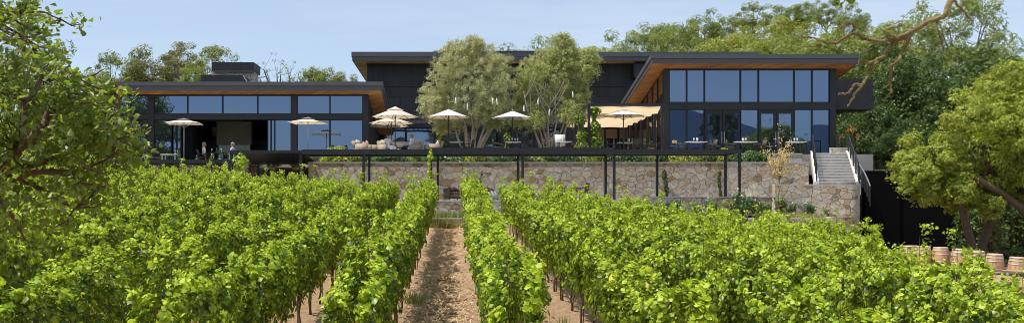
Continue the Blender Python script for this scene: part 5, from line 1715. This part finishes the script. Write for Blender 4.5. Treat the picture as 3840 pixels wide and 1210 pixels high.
t = thing('flowering_shrub', 'dark shrub with orange blossom heads behind the top of the stair', 'shrub', (X(3165, 60), 59.5, FL_R - .4))
rng = np.random.default_rng(61)
c = ball_pts(rng, 300) * np.array((.7, .5, .6)) + (0, 0, 1.2)
link('foliage', leaves('foliage', 'quad', c, rng.normal(size=c.shape) + (0, 0, .5), .12, rng, 'dark_leaf'), t)
c = np.concatenate([ball_pts(rng, 24) * .17 + o_ for o_ in np.array(((-.45, -.3, 1.55), (.0, -.35, 1.95), (.5, -.3, 1.6), (.25, -.3, 2.0)))])
link('blossom', leaves('blossom', 'quad', c, rng.normal(size=c.shape) + (0, -.6, .3), .10, rng, 'orange_petal'), t)
link('stem', stems(9, 7, 1.6, .5), t)

# ------------------------------------------------------------------ trees
def grow(seed, H, Rr, th, nclump, per, leaf, cr, tr, flat=.62, shell=.55, kind='clump', lean=(0, 0), nl=6, up=.7, low=0.0):
    """Tapered trunk, limbs that fork to leaf clumps filling an uneven crown. Returns wood builder and leaf arrays."""
    r = random.Random(seed)
    rng = np.random.default_rng(seed)
    b = MB()
    tp = [Vector((0, 0, -.4))]
    for k in range(1, 5):
        tp.append(Vector((lean[0] * k / 4 + r.uniform(-.05, .05) * H * .2, lean[1] * k / 4 + r.uniform(-.05, .05) * H * .2, th * k / 4)))
    b.tube(tp, [tr * 1.35, tr, tr * .9, tr * .82, tr * .72], 9)
    top = tp[-1]
    cz = th + (H - th) * .46 - low
    rad = np.array((Rr, Rr, (H - th) * .54 + low))
    cl = ball_pts(rng, nclump, shell)
    cl[:, 2] = np.where(cl[:, 2] < -.35, cl[:, 2] * .5, cl[:, 2])
    # uneven outline: lobes push some directions out
    ph = rng.random(6) * 6.28
    az = np.arctan2(cl[:, 1], cl[:, 0])
    f_ = 1 + .16 * np.sin(2 * az + ph[0]) + .12 * np.sin(3 * az + ph[1] + 2 * cl[:, 2]) + .10 * rng.normal(size=nclump)
    cl = cl * f_[:, None] * rad + np.array((top.x, top.y, cz))
    nodes = []
    for k in range(nl):
        a = 2 * math.pi * (k + r.uniform(-.3, .3)) / nl
        q = Rr * r.uniform(.45, .75)
        e = Vector((top.x + q * math.cos(a), top.y + q * math.sin(a), cz + rad[2] * r.uniform(.0, .55)))
        s0 = tp[-1] if k % 2 else tp[-2].lerp(tp[-1], r.uniform(.3, .9))
        m_ = s0.lerp(e, .5) + Vector((r.uniform(-.1, .1) * Rr, r.uniform(-.1, .1) * Rr, -.06 * H))
        pts = []
        for u in np.linspace(0, 1, 7):
            p = s0 * (1 - u) ** 2 + m_ * 2 * u * (1 - u) + e * u * u
            pts.append(p + Vector((r.uniform(-1, 1), r.uniform(-1, 1), r.uniform(-1, 1))) * .03 * Rr * (u > 0))
        b.tube(pts, [tr * .55 * (1 - .75 * u) for u in np.linspace(0, 1, 7)], 7, False)
        nodes += [(p, tr * .4 * (1 - .75 * u)) for p, u in zip(pts[2:], np.linspace(.3, 1, 5))]
    C_, N_, S_ = [], [], []
    for c in cl:
        cv = Vector(c)
        p, rad_ = min(nodes, key=lambda q: (q[0] - cv).length + max(0, q[0].z - cv.z) * .6)
        m_ = p.lerp(cv, .5) + Vector((r.uniform(-.1, .1), r.uniform(-.1, .1), -.08)) * (cv - p).length
        b.tube([p, p.lerp(m_, .6), m_.lerp(cv, .5), cv], [max(.02, rad_ * .6), max(.018, rad_ * .45), max(.014, rad_ * .3), .012], 5, False)
        n = int(per * r.uniform(.65, 1.35))
        cs = cr * r.uniform(.7, 1.3)
        q = ball_pts(rng, n, .45)
        C_.append(c + q * np.array((cs, cs, cs * flat)))
        N_.append(q * .9 + rng.normal(size=(n, 3)) * .45 + (0, 0, up))
        S_.append(leaf * rng.uniform(.65, 1.3, n))
    return b, np.concatenate(C_), np.concatenate(N_), np.concatenate(S_), rng

TREES = {}
def variant(key, bark, mat, **kw):
    b, c, n, s, rng = grow(**kw)
    TREES[key] = (b.mesh('trunk', bark), leaves('crown', kw.get('kind', 'clump'), c, n, s, rng, mat), kw['H'])
for k in range(3):
    variant('oak%d' % k, 'grey_bark', 'green_leaf', seed=100 + k, H=10, Rr=4.3, th=3.0, nclump=115, per=85, leaf=.30, cr=.95, tr=.26, flat=.75, low=.5)
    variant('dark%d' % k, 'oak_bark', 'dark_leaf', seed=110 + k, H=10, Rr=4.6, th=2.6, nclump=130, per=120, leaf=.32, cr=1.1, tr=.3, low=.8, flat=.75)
    variant('airy%d' % k, 'grey_bark', 'green_leaf', seed=120 + k, H=10, Rr=3.6, th=3.8, nclump=85, per=60, leaf=.26, cr=.75, tr=.2, flat=.7, shell=.6, nl=8)
    variant('gold%d' % k, 'grey_bark', 'gold_leaf', seed=130 + k, H=8, Rr=4.4, th=2.0, nclump=120, per=110, leaf=.30, cr=1.0, tr=.24, low=.5, flat=.75)
variant('brown', 'grey_bark', 'brown_leaf', seed=140, H=10, Rr=4.6, th=2.8, nclump=150, per=110, leaf=.30, cr=1.0, tr=.26, low=.6, flat=.8, shell=.4)
variant('bare', 'grey_bark', 'green_leaf', seed=141, H=10, Rr=4.4, th=2.6, nclump=120, per=8, leaf=.26, cr=.5, tr=.5, shell=.5, nl=13)
variant('umbel', 'grey_bark', 'brown_leaf', seed=142, H=11, Rr=3.4, th=6.0, nclump=46, per=75, leaf=.26, cr=.7, tr=.24, flat=.55, shell=.7)

rt = random.Random(31)
def tree(key, label, px, d, pytop, wpx=None, group=None, name='oak_tree', zbase=None):
    tk, cr, H = TREES[key]
    x_ = X(px, d)
    zb = float(tz(x_, d)) if zbase is None else zbase
    ztop = Z(pytop, d)
    s = (ztop - zb) / (H * 1.02)
    sx = s
    if wpx:
        Rr = max(abs(v.co.x) for v in cr.vertices)
        sx = min(max((wpx * d / F) / (2 * Rr), s * .88), s * 1.7)
    t = thing(name, label, 'tree', (x_, d, zb), rt.uniform(0, 6.28), group, (sx, sx, s))
    link('trunk', tk, t)
    link('crown', cr, t)
    return t
# behind the left pavilion
tree('airy0', 'round grey green tree behind the left end of the left pavilion', 415, 105, 190, 165)
tree('brown', 'dense brownish tree behind the left pavilion roof', 585, 108, 188, 240)
tree('umbel', 'tall slender tree with flat crown rising above the brownish tree', 668, 104, 163, 150)
tree('airy1', 'open crowned tree directly left of the rooftop chimney', 805, 110, 166, 190)
tree('airy2', 'low leafy tree peeking beside the equipment screen', 735, 100, 235, 190)
tree('bare', 'nearly leafless branching tree right of the rooftop chimney', 1050, 100, 200, 230)
tree('oak1', 'low round tree between the bare tree and the hall roof', 1185, 104, 254, 190)
tree('brown', 'small tan tree just left of the hall roof corner', 1285, 104, 274, 150)
tree('oak0', 'pale green tree at the far left edge behind the foreground oak', -10, 52, 105, 190)
tree('dark1', 'dark tree behind the left pavilion at the left edge', 200, 90, 300, 330)
# behind the hall
tree('oak2', 'low tree top showing over the hall roof between the olives', 1950, 118, 172, 210)
tree('gold1', 'yellow green tree top over the hall roof right of the olives', 2210, 118, 168, 220)
# hillside on the right
hill = [('oak0', 2335, 150, 148, 130, 'hillside tree at the left end of the ridge above the hall roof'), ('airy0', 2425, 152, 100, 120, 'airy hillside tree second from the left end of the ridge'),
        ('airy1', 2490, 156, 84, 120, 'thin crowned hillside tree left of the first tall ridge tree'), ('oak1', 2560, 160, 88, 150, 'rounded hillside tree above the corner of the right pavilion roof'),
        ('airy2', 2640, 165, 48, 140, 'tall open tree with white gaps at mid ridge'), ('oak2', 2715, 168, 62, 130, 'hillside tree in the dip of the ridge line'),
        ('airy0', 2820, 170, 8, 190, 'highest broad tree on the ridge'), ('oak1', 2955, 172, 18, 180, 'dense ridge tree right of the highest broad one'),
        ('airy1', 3025, 170, 5, 130, 'grey feathery tree near the right of the ridge'), ('airy2', 3100, 165, 6, 140, 'feathery ridge tree directly under the hanging leaf sprig'),
        ('oak0', 3190, 150, 30, 190, 'ridge tree behind the mossy branch tip'),
        ('gold0', 2640, 118, 168, 210, 'bright low bush tree just above the right pavilion roof'), ('gold1', 2760, 126, 125, 260, 'golden green tree at the middle of the hillside'),
        ('gold2', 2890, 130, 88, 190, 'golden tree right of the middle hillside one'), ('oak2', 2985, 120, 120, 190, 'green tree above the right half of the pavilion roof'),
        ('gold0', 3070, 112, 150, 190, 'golden tree above the right end of the pavilion roof'), ('oak0', 2500, 124, 165, 190, 'green tree low over the left end of the pavilion roof'), ('oak1', 2865, 110, 165, 240, 'wide green tree lowest behind the pavilion roof centre')]
for key, px, d, py, wpx, lab in hill:
    tree(key, lab, px, d, py, wpx)
# dark grove on the right
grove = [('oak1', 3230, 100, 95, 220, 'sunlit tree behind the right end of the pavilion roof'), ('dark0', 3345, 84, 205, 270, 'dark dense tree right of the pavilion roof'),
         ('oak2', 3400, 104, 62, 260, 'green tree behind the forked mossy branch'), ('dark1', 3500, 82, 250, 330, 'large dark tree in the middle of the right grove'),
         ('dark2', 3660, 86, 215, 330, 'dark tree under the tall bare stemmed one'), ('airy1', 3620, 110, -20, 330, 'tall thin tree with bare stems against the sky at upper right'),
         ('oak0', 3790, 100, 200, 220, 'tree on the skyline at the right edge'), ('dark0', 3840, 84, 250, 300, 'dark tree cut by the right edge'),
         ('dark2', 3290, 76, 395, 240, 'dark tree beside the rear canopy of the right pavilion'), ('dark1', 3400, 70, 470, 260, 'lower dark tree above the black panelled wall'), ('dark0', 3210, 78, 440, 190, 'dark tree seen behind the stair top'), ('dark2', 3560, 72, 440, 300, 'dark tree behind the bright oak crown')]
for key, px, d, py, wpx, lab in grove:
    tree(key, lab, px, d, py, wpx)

# bright live oak on the right, its limb leaning in from the right edge
def bright_oak():
    d = 43.0
    bx, by, bz = X(3655, d), d, .55
    t = thing('oak_tree', 'bright yellow green live oak with leaning trunk above the wine barrels', 'tree', (bx, by, bz))
    s = d / F
    def L(px, py, dd=0): return Vector((X(px, d) - bx, dd, Z(py, d) - bz))
    r = random.Random(6)
    rng = np.random.default_rng(6)
    b = MB()
    b.tube([L(3655, 985), L(3640, 900), L(3612, 800), L(3585, 700), L(3600, 600, .3), L(3640, 480, .4)], [.24, .18, .15, .13, .1, .06], 9)
    b.tube([L(3655, 985, .2), L(3715, 905, .5), L(3760, 800, .7), L(3745, 640, .8), L(3700, 450, .6), L(3720, 350, .6)], [.2, .16, .14, .12, .09, .05], 8)
    b.tube([L(3860, 830, -.3), L(3800, 775, -.5), L(3720, 720, -.6), L(3640, 675, -.6), L(3560, 640, -.6), L(3480, 600, -.5)], [.2, .17, .14, .12, .08, .04], 8)
    b.tube([L(3900, 960, -.2), L(3880, 880, -.2), L(3860, 830, -.3), L(3850, 700, .3), L(3830, 560, .5)], [.3, .26, .22, .15, .08], 8)
    for k in range(16):
        a = (r.uniform(3480, 3820), r.uniform(640, 740))
        b.tube([L(*a, r.uniform(-.6, .6)), L(a[0] + r.uniform(-40, 40), a[1] - 60, r.uniform(-.8, .8)), L(a[0] + r.uniform(-80, 80), a[1] - 150, r.uniform(-1, 1))], [.045, .03, .012], 5, False)
    b.obj('trunk', 'oak_bark', t)
    lobes = [(3405, 630, 75), (3420, 690, 70), (3475, 560, 95), (3480, 660, 80), (3540, 480, 95), (3560, 590, 95), (3620, 420, 95), (3640, 540, 110), (3700, 360, 95), (3710, 480, 110), (3770, 310, 95), (3780, 430, 110), (3840, 290, 90), (3850, 400, 110), (3850, 520, 120), (3760, 570, 110), (3690, 640, 80), (3520, 690, 60), (3600, 670, 60), (3820, 640, 90), (3500, 715, 45), (3555, 735, 40), (3640, 720, 60), (3700, 745, 45), (3850, 720, 60), (3430, 725, 35), (3595, 765, 42), (3650, 775, 40), (3545, 700, 70), (3920, 350, 110), (3930, 480, 120), (3450, 600, 70), (3370, 660, 45), (3590, 720, 35), (3785, 700, 60)]
    C_, N_ = [], []
    for px, py, rr in lobes:
        px += 42
        dd = r.uniform(-1.3, 1.3)
        R_ = rr * s
        nsub = 17
        sub = ball_pts(rng, nsub, .72) * R_
        for q in sub:
            n = 115
            p = ball_pts(rng, n, .4)
            rs = R_ * r.uniform(.2, .44)
            C_.append(np.array(L(px, py, dd)) + q * (1, 1, .95) * r.uniform(.8, 1.15) + p * (rs, rs, rs * .85))
            N_.append(p + q / R_ * .4 + rng.normal(size=(n, 3)) * .4 + (0, 0, .6))
        ns = 110
        C_.append(np.array(L(px, py, dd)) + ball_pts(rng, ns, .75) * R_ * 1.3)
        N_.append(rng.normal(size=(ns, 3)) * .6 + (0, 0, .6))
    C_, N_ = np.concatenate(C_), np.concatenate(N_)
    link('crown', leaves('crown', 'clump', C_, N_, rng.uniform(.09, .18, len(C_)), rng, 'yellow_leaf'), t)
bright_oak()
rng = np.random.default_rng(71)
UND = shrub_mesh(72, 380, (.9, .7, 1.0), 'clump', .22, 'brown_leaf', .5)
shrub(UND, stems(12, 12, 1.9, .7, 'oak_bark', .03), 'brownish undergrowth bush at the foot of the bright live oak', X(3745, 44), 44.5, .56, (1, 1, 1.15))
for px, y_, s_, lab in ((3660, 46.5, 1.5, 'dark brush behind the live oak trunk'), (3790, 47, 1.9, 'tall dark brush under the live oak limb at right'), (3720, 49, 2.2, 'dark brush deepest in the shade below the live oak')):
    shrub(shrub_mesh(74, 420, (.9, .7, .9), 'clump', .2, 'dark_leaf', .5), stems(15, 9, 1.6, .6, 'oak_bark', .02), lab, X(px, y_), y_, .56, s_)
shrub(shrub_mesh(73, 300, (1.1, .8, .5), 'clump', .2, 'dark_leaf', .5), stems(13, 9, .8, .6), 'dark low bush behind the rightmost barrels', X(3830, 43), 43.5, .56)

# the two olive trees
def olive(label, px, d, seed, lobes, mat, stemsn, fan):
    bx = X(px, d)
    t = thing('olive_tree', label, 'tree', (bx, d, FL_R))
    r = random.Random(seed)
    rng = np.random.default_rng(seed)
    def L(a, c_, dd=0): return Vector((X(a, d) - bx, dd, Z(c_, d) - FL_R))
    b = MB()
    ends = []
    for k in range(stemsn):
        u = (k + .5) / stemsn
        a0 = px + (u - .5) * 46
        a2 = px + (u - .5) * fan + r.uniform(-28, 28)
        dd = r.uniform(-.5, .5)
        p = [L(a0, 590, dd * .2), L(a0 + (a2 - a0) * .3 + r.uniform(-7, 7), 535, dd * .4), L(a0 + (a2 - a0) * .6 + r.uniform(-12, 12), 465, dd), L(a2, 410, dd * 1.6), L(a2 + r.uniform(-15, 15), 350, dd * 2)]
        rad = r.uniform(.075, .12)
        b.tube(p, [rad * 1.15, rad * .9, rad * .6, rad * .35, rad * .12], 8)
        for q in range(5):
            e = L(a2 + r.uniform(-70, 70), r.uniform(240, 400), dd * 2 + r.uniform(-1, 1))
            st = p[2].lerp(p[3], r.random()) if q < 3 else p[3].lerp(p[4], r.random())
            m_ = st.lerp(e, .5) + Vector((0, 0, -.12))
            b.tube([st, m_, e], [rad * .42, rad * .28, .012], 6, False)
    b.obj('trunk', 'olive_bark', t)
    C_, N_, T_ = [], [], []
    s = d / F
    for a, c_, rr in lobes:
        a = px + (a - px) * .92
        dd = r.uniform(-1.0, 1.0)
        R_ = rr * s * .82
        for q in ball_pts(rng, 74, .3) * R_:
            # each sprig: narrow leaves along a twig that arches outwards
            n = 44
            o_ = np.array(L(a, c_, dd)) + q
            dv = q / R_ * .7 + rng.normal(size=3) * .35 + np.array((0, 0, .45))
            dv /= np.linalg.norm(dv)
            tt = rng.random(n)
            ln = rng.uniform(.22, .50)
            C_.append(o_ + dv * (tt * ln)[:, None] + np.array((0, 0, -.22)) * (tt * tt)[:, None] + rng.normal(size=(n, 3)) * .07)
            N_.append(rng.normal(size=(n, 3)) * .7 + (0, -.2, .5))
            T_.append(dv + rng.normal(size=(n, 3)) * .5)
    C_, N_, T_ = map(np.concatenate, (C_, N_, T_))
    link('crown', leaves('crown', 'strip', C_, N_, rng.uniform(.075, .145, len(C_)), rng, mat, T_), t)
olive('left grey green olive tree with many pale stems before the hall', 1772, 59.5, 3,
      [(1745, 215, 70), (1810, 195, 60), (1680, 240, 70), (1740, 290, 80), (1830, 265, 75), (1880, 250, 55), (1650, 300, 65), (1610, 355, 55), (1680, 360, 75), (1760, 370, 80), (1840, 350, 75), (1885, 330, 55), (1900, 400, 40), (1600, 400, 40), (1650, 425, 50), (1740, 435, 55), (1830, 430, 50), (1700, 190, 42), (1780, 175, 38), (1850, 455, 32), (1690, 455, 32), (1650, 470, 25)], 'olive_leaf', 9, 215)
olive('right greener olive tree with twisted pale stems before the hall', 2062, 59.8, 4,
      [(2085, 190, 62), (2120, 215, 70), (2040, 230, 70), (2170, 250, 60), (1985, 270, 62), (2080, 285, 85), (2160, 310, 70), (2210, 260, 42), (2220, 220, 30), (1950, 320, 50), (2010, 345, 70), (2100, 370, 80), (2175, 380, 52), (1960, 385, 45), (2030, 410, 55), (2140, 430, 45), (1950, 440, 32), (2000, 455, 36), (2110, 165, 42), (2150, 190, 40), (1985, 425, 40), (2190, 340, 40)], 'olive_leaf_green', 8, 170)
# white glass lanterns hung in the olives
LANT = [MB().lathe([(.035, 0), (.045, .01), (.045, .22), (.025, .26), (.02, .34)], n=10).mesh('glass_body', 'lantern_glass'), MB().tube([(0, 0, .34), (0, 0, .95)], [.004, .004], 4).mesh('cord', 'dark_metal')]
for px, py, lab in [(1709, 388, 'white glass lantern hanging at the left side of the left olive'), (1753, 412, 'lowest white glass lantern in the left olive, above the umbrella'), (1847, 390, 'left of the paired white lanterns in the left olive'), (1863, 390, 'right of the paired white lanterns in the left olive'),
                    (1965, 417, 'lowest left white lantern in the right olive'), (2018, 391, 'white glass lantern at the left middle of the right olive'), (2060, 431, 'lowest white lantern among the right olive stems'), (2148, 365, 'white glass lantern at the right side of the right olive')]:
    dd = 57.6
    t = thing('hanging_lantern', lab, 'lantern', (X(px, dd), dd, Z(py, dd)), 0, 'white lanterns hanging in the olive trees', 1.0)
    link('glass_body', LANT[0], t)
    link('cord', LANT[1], t)

# ------------------------------------------------------------------ foreground oak at the left
def left_oak():
    d = 7.6
    tx = X(-900, d)
    base = Vector((tx, d + .3, float(tz(tx, d))))
    t = thing('oak_tree', 'foreground oak boughs with glossy leaves filling the left edge', 'tree', base)
    r = random.Random(12)
    rng = np.random.default_rng(12)
    def L(px, py, dd=0): return Vector((X(px, d), d + dd, Z(py, d))) - base
    b = MB()
    b.tube([Vector((0, 0, -.2)), Vector((.05, 0, .8)), L(-860, 760, .3), L(-800, 500, .3), L(-820, 200, .3), L(-700, -300, .2)], [.26, .22, .2, .17, .14, .08], 10)
    limbs = [([(-830, 720), (-420, 690), (-100, 660), (60, 605), (130, 560), (180, 470), (235, 410), (330, 360)], .085),
             ([(-420, 690), (-100, 720), (60, 672), (170, 640), (260, 665), (330, 690)], .05),
             ([(-100, 660), (60, 640), (150, 610), (235, 560), (290, 520), (400, 470)], .035),
             ([(60, 672), (120, 700), (180, 740), (240, 780), (260, 830)], .025),
             ([(-100, 720), (20, 760), (60, 830), (110, 900)], .03),
             ([(130, 560), (120, 470), (125, 380), (110, 280), (130, 200), (145, 160)], .035),
             ([(235, 410), (300, 330), (340, 280), (370, 250)], .018),
             ([(290, 520), (380, 530), (450, 500), (500, 470)], .018),
             ([(400, 470), (450, 420), (490, 370)], .014), ([(330, 360), (390, 320), (430, 290)], .014),
             ([(170, 640), (280, 640), (380, 600), (450, 560)], .02), ([(330, 690), (400, 700), (440, 660)], .012),
             ([(-820, 200), (-400, 60), (-120, 20), (20, 30), (100, 60), (140, 40), (190, 55)], .022), ([(20, 30), (60, 80), (100, 110)], .015), ([(-120, 20), (-20, 80), (40, 120)], .02),
             ([(-830, 500), (-400, 420), (-120, 370), (20, 330), (60, 290)], .04), ([(-120, 330), (0, 420), (60, 480)], .03)]
    tips = []
    for pts, r0 in limbs:
        n = len(pts)
        dd = [r.uniform(-.25, .25) for _ in pts]
        P = []
        V3 = [L(p[0], p[1], q) for p, q in zip(pts, dd)]
        for i in range(n - 1):
            for u in (0, .33, .66):
                P.append(V3[i].lerp(V3[i + 1], u) + Vector((r.uniform(-1, 1), r.uniform(-1, 1), r.uniform(-1, 1))) * r0 * .35)
        P.append(V3[-1])
        b.tube(P, [r0 * (1 - .8 * i / (len(P) - 1)) for i in range(len(P))], 7, False)
        tips += P
    # clump centres in the boughs
    cl = []
    dense = [(0, 540, 200, 240, 32), (120, 450, 150, 160, 26), (300, 430, 150, 130, 36), (240, 570, 200, 100, 30), (385, 480, 78, 100, 20), (430, 385, 55, 45, 8), (120, 300, 75, 70, 10), (130, 195, 50, 55, 7), (185, 235, 30, 22, 2), (300, 300, 60, 45, 6), (195, 280, 35, 30, 3), (310, 680, 120, 80, 13), (380, 590, 80, 80, 9), (50, 760, 90, 90, 10), (200, 780, 90, 70, 7), (50, 320, 80, 60, 8),
             (40, 30, 75, 45, 12), (75, 105, 38, 26, 5), (20, 75, 50, 45, 7), (150, 35, 40, 28, 4), (195, 48, 22, 16, 2), (-60, 60, 70, 70, 7), (-80, 480, 120, 250, 18), (490, 350, 22, 28, 3), (470, 520, 25, 50, 5), (100, 640, 110, 70, 10), (260, 740, 100, 50, 4)]
    tw = MB()
    C_, N_, S_, T_ = [], [], [], []
    for cx_, cy_, wx, wy, n in dense:
        for k in range(n):
            a = r.uniform(0, 6.28); q = math.sqrt(r.random())
            p = L(cx_ + wx * q * math.cos(a), cy_ + wy * q * math.sin(a), r.uniform(-.75, .75))
            near_ = min(tips, key=lambda v: (v - p).length)
            m_ = near_.lerp(p, .5) + Vector((0, 0, -.03))
            tw.tube([near_, m_, p], [.007, .005, .003], 5, False)
            nn = r.randint(12, 21)
            dr = (p - near_)
            dr = np.array(dr.normalized() if dr.length > .01 else Vector((0, 0, 1)))
            for j in range(nn):
                tt = r.random()
                c = np.array(m_.lerp(p, tt)) + rng.normal(size=3) * .045 + dr * .03
                C_.append(c)
                ra = rng.normal(size=3) * .8
                T_.append(dr * .8 + ra)
                N_.append(rng.normal(size=3) * .6 + (-.1, -.25, .75))
                S_.append(r.uniform(.045, .078))
    tb = b
    tb.obj('trunk', 'twig_bark', t)
    tw.obj('twig', 'twig_bark', t)
    link('foliage', leaves('foliage', 'oak', np.array(C_), np.array(N_), np.array(S_), rng, 'oak_leaf', np.array(T_)), t)
left_oak()

# ------------------------------------------------------------------ mossy branch at the upper right
def mossy():
    d = 11.0
    tx = X(4700, d)
    base = Vector((tx, d + .5, float(tz(tx, d))))
    t = thing('oak_tree', 'bare mossy oak bough reaching down from the upper right', 'tree', base)
    r = random.Random(22)
    rng = np.random.default_rng(22)
    def L(px, py, dd=0): return Vector((X(px, d), d + dd, Z(py, d))) - base
    tb = MB()
    tb.tube([Vector((0, 0, -.3)), Vector((0, 0, 1.5)), L(4680, 300, .3), L(4600, -100, .3), L(4400, -500, .2)], [.34, .3, .27, .24, .16], 10)
    tb.tube([L(4640, 0, .3), L(4300, -160, .1), L(3900, -140, 0), L(3700, -80, 0), L(3572, -25, 0)], [.16, .12, .08, .06, .05], 9)
    tb.obj('trunk', 'oak_bark', t)
    br = [([(3572, -25), (3555, 10), (3530, 60), (3490, 80), (3440, 105), (3400, 125), (3350, 150), (3300, 160), (3240, 140), (3200, 120)], .036, .6),
          ([(3425, 112), (3400, 140), (3360, 160), (3330, 190), (3310, 215), (3270, 235), (3225, 228)], .03, .45),
          ([(3280, 235), (3262, 262), (3245, 300), (3228, 320), (3205, 355), (3175, 398)], .022, .2),
          ([(3234, 314), (3205, 318), (3190, 340), (3165, 352), (3146, 352)], .012, .25),
          ([(3418, 118), (3415, 145), (3395, 185), (3360, 228), (3336, 250), (3342, 300), (3340, 345), (3322, 375)], .024, .25),
          ([(3513, 75), (3512, 110), (3525, 145), (3545, 190)], .015, .3),
          ([(3565, -10), (3595, 30), (3640, 82)], .018, .3),
          ([(3360, 150), (3320, 125), (3310, 120), (3345, 105), (3390, 92)], .016, .3),
          ([(3210, 123), (3175, 135), (3140, 160), (3105, 165), (3080, 160), (3050, 138), (3010, 137), (2990, 146)], .02, .25),
          ([(3205, 122), (3200, 100), (3180, 88), (3165, 95), (3140, 120)], .012, .25), ([(3090, 165), (3060, 172), (3005, 175)], .010, .25), ([(3085, 167), (3070, 182), (3040, 202)], .011, .2),
          ([(3190, 90), (3160, 100), (3125, 105)], .008, .2)]
    C_, N_, S_, T_ = [], [], [], []
    for pts, r0, endf in br:
        V3 = [L(p[0], p[1], r.uniform(-.06, .06)) for p in pts]
        P = []
        for i in range(len(V3) - 1):
            for u in (0, .25, .5, .75):
                P.append(V3[i].lerp(V3[i + 1], u) + Vector((r.uniform(-1, 1), r.uniform(-1, 1), r.uniform(-1, 1))) * .012)
        P.append(V3[-1])
        m = len(P)
        rad = [r0 * .84 * (1 - (1 - endf) * i / (m - 1)) * r.uniform(.85, 1.18) for i in range(m)]
        bb = MB()
        bb.tube(P, rad, 8)
        bb.obj('branch', 'moss' if r0 > .011 else 'twig_bark', t)
        for i in range(m - 1):
            seg = (P[i + 1] - P[i]).length
            for k in range(int(seg * 1500) + 4):
                u = r.random()
                c = np.array(P[i].lerp(P[i + 1], u))
                v = rng.normal(size=3); v /= np.linalg.norm(v)
                rr = rad[i] * r.uniform(.8, 1.15)
                C_.append(c + v * rr)
                T_.append(v + rng.normal(size=3) * .5 + (0, 0, -.35))
                N_.append(rng.normal(size=3))
                S_.append(r.uniform(.012, .034) * (1 if r0 > .011 else .5))
    o = link('moss', leaves('moss', 'strip', np.array(C_), np.array(N_), np.array(S_), rng, 'moss_hair', np.array(T_)), t)
    # leaf sprig hanging into the top of the frame
    b = MB()
    b.tube([L(3900, -140, 0), L(3500, -150, .1), L(3250, -70, .1), L(3170, -15, 0), L(3165, 12, 0)], [.03, .016, .01, .006, .004], 6, False)
    b.obj('twig', 'twig_bark', t)
    C_, T_, N_, S_ = [], [], [], []
    for k in range(34):
        px, py = r.uniform(3132, 3205), r.uniform(-60, 18)
        C_.append(np.array(L(px, py, r.uniform(-.06, .06))))
        T_.append(np.array(((px - 3165) / 60, 0, -1.0)) + rng.normal(size=3) * .35)
        N_.append(rng.normal(size=3) * .5 + (0, -.8, .2))
        S_.append(r.uniform(.08, .12))
    link('foliage', leaves('foliage', 'oak', np.array(C_), np.array(N_), np.array(S_), rng, 'oak_leaf', np.array(T_)), t)
mossy()

# ------------------------------------------------------------------ wood across the valley road (mirrored in the glass)
rng = np.random.default_rng(90)
C_, N_ = [], []
for k in range(210):
    x_ = rng.uniform(-95, 100)
    y_ = rng.uniform(-95, -55)
    h = rng.uniform(.7, 1.05) * (20 if x_ > 64 else 19 if x_ < -50 else 14 if x_ < -12 else 9 if x_ < 30 else 13)
    z0 = float(tz(x_, y_))
    if k in (0, 1): x_, y_, h = (52, -70, 25) if k == 0 else (61, -72, 25.5)
    for q in range(9 if k > 1 else 26):
        n = 60
        p = ball_pts(rng, n, .5)
        cc = np.array((x_, y_, z0 + h * .55)) + ball_pts(rng, 1)[0] * ((3.2, 3.2, h * .45) if k > 1 else (1.8, 1.8, h * .46))
        C_.append(cc + p * (1.7, 1.7, 1.3))
        N_.append(p + rng.normal(size=(n, 3)) * .3 + (0, 0, .4))
C_, N_ = np.concatenate(C_), np.concatenate(N_)
tag(link('woods', leaves('woods', 'quad', C_, N_, rng.uniform(.7, 1.3, len(C_)), rng, 'dark_leaf')), 'far-off dark wood mirrored low in the pavilion windows', 'wood', None, 'stuff')

sc.cycles.use_denoising = True
sc.cycles.pixel_filter_type = 'BLACKMAN_HARRIS'
sc.cycles.filter_width = 0.9
sc.cycles.max_bounces = 8
sc.cycles.transparent_max_bounces = 6
sc.cycles.caustics_reflective = False
sc.cycles.caustics_refractive = False
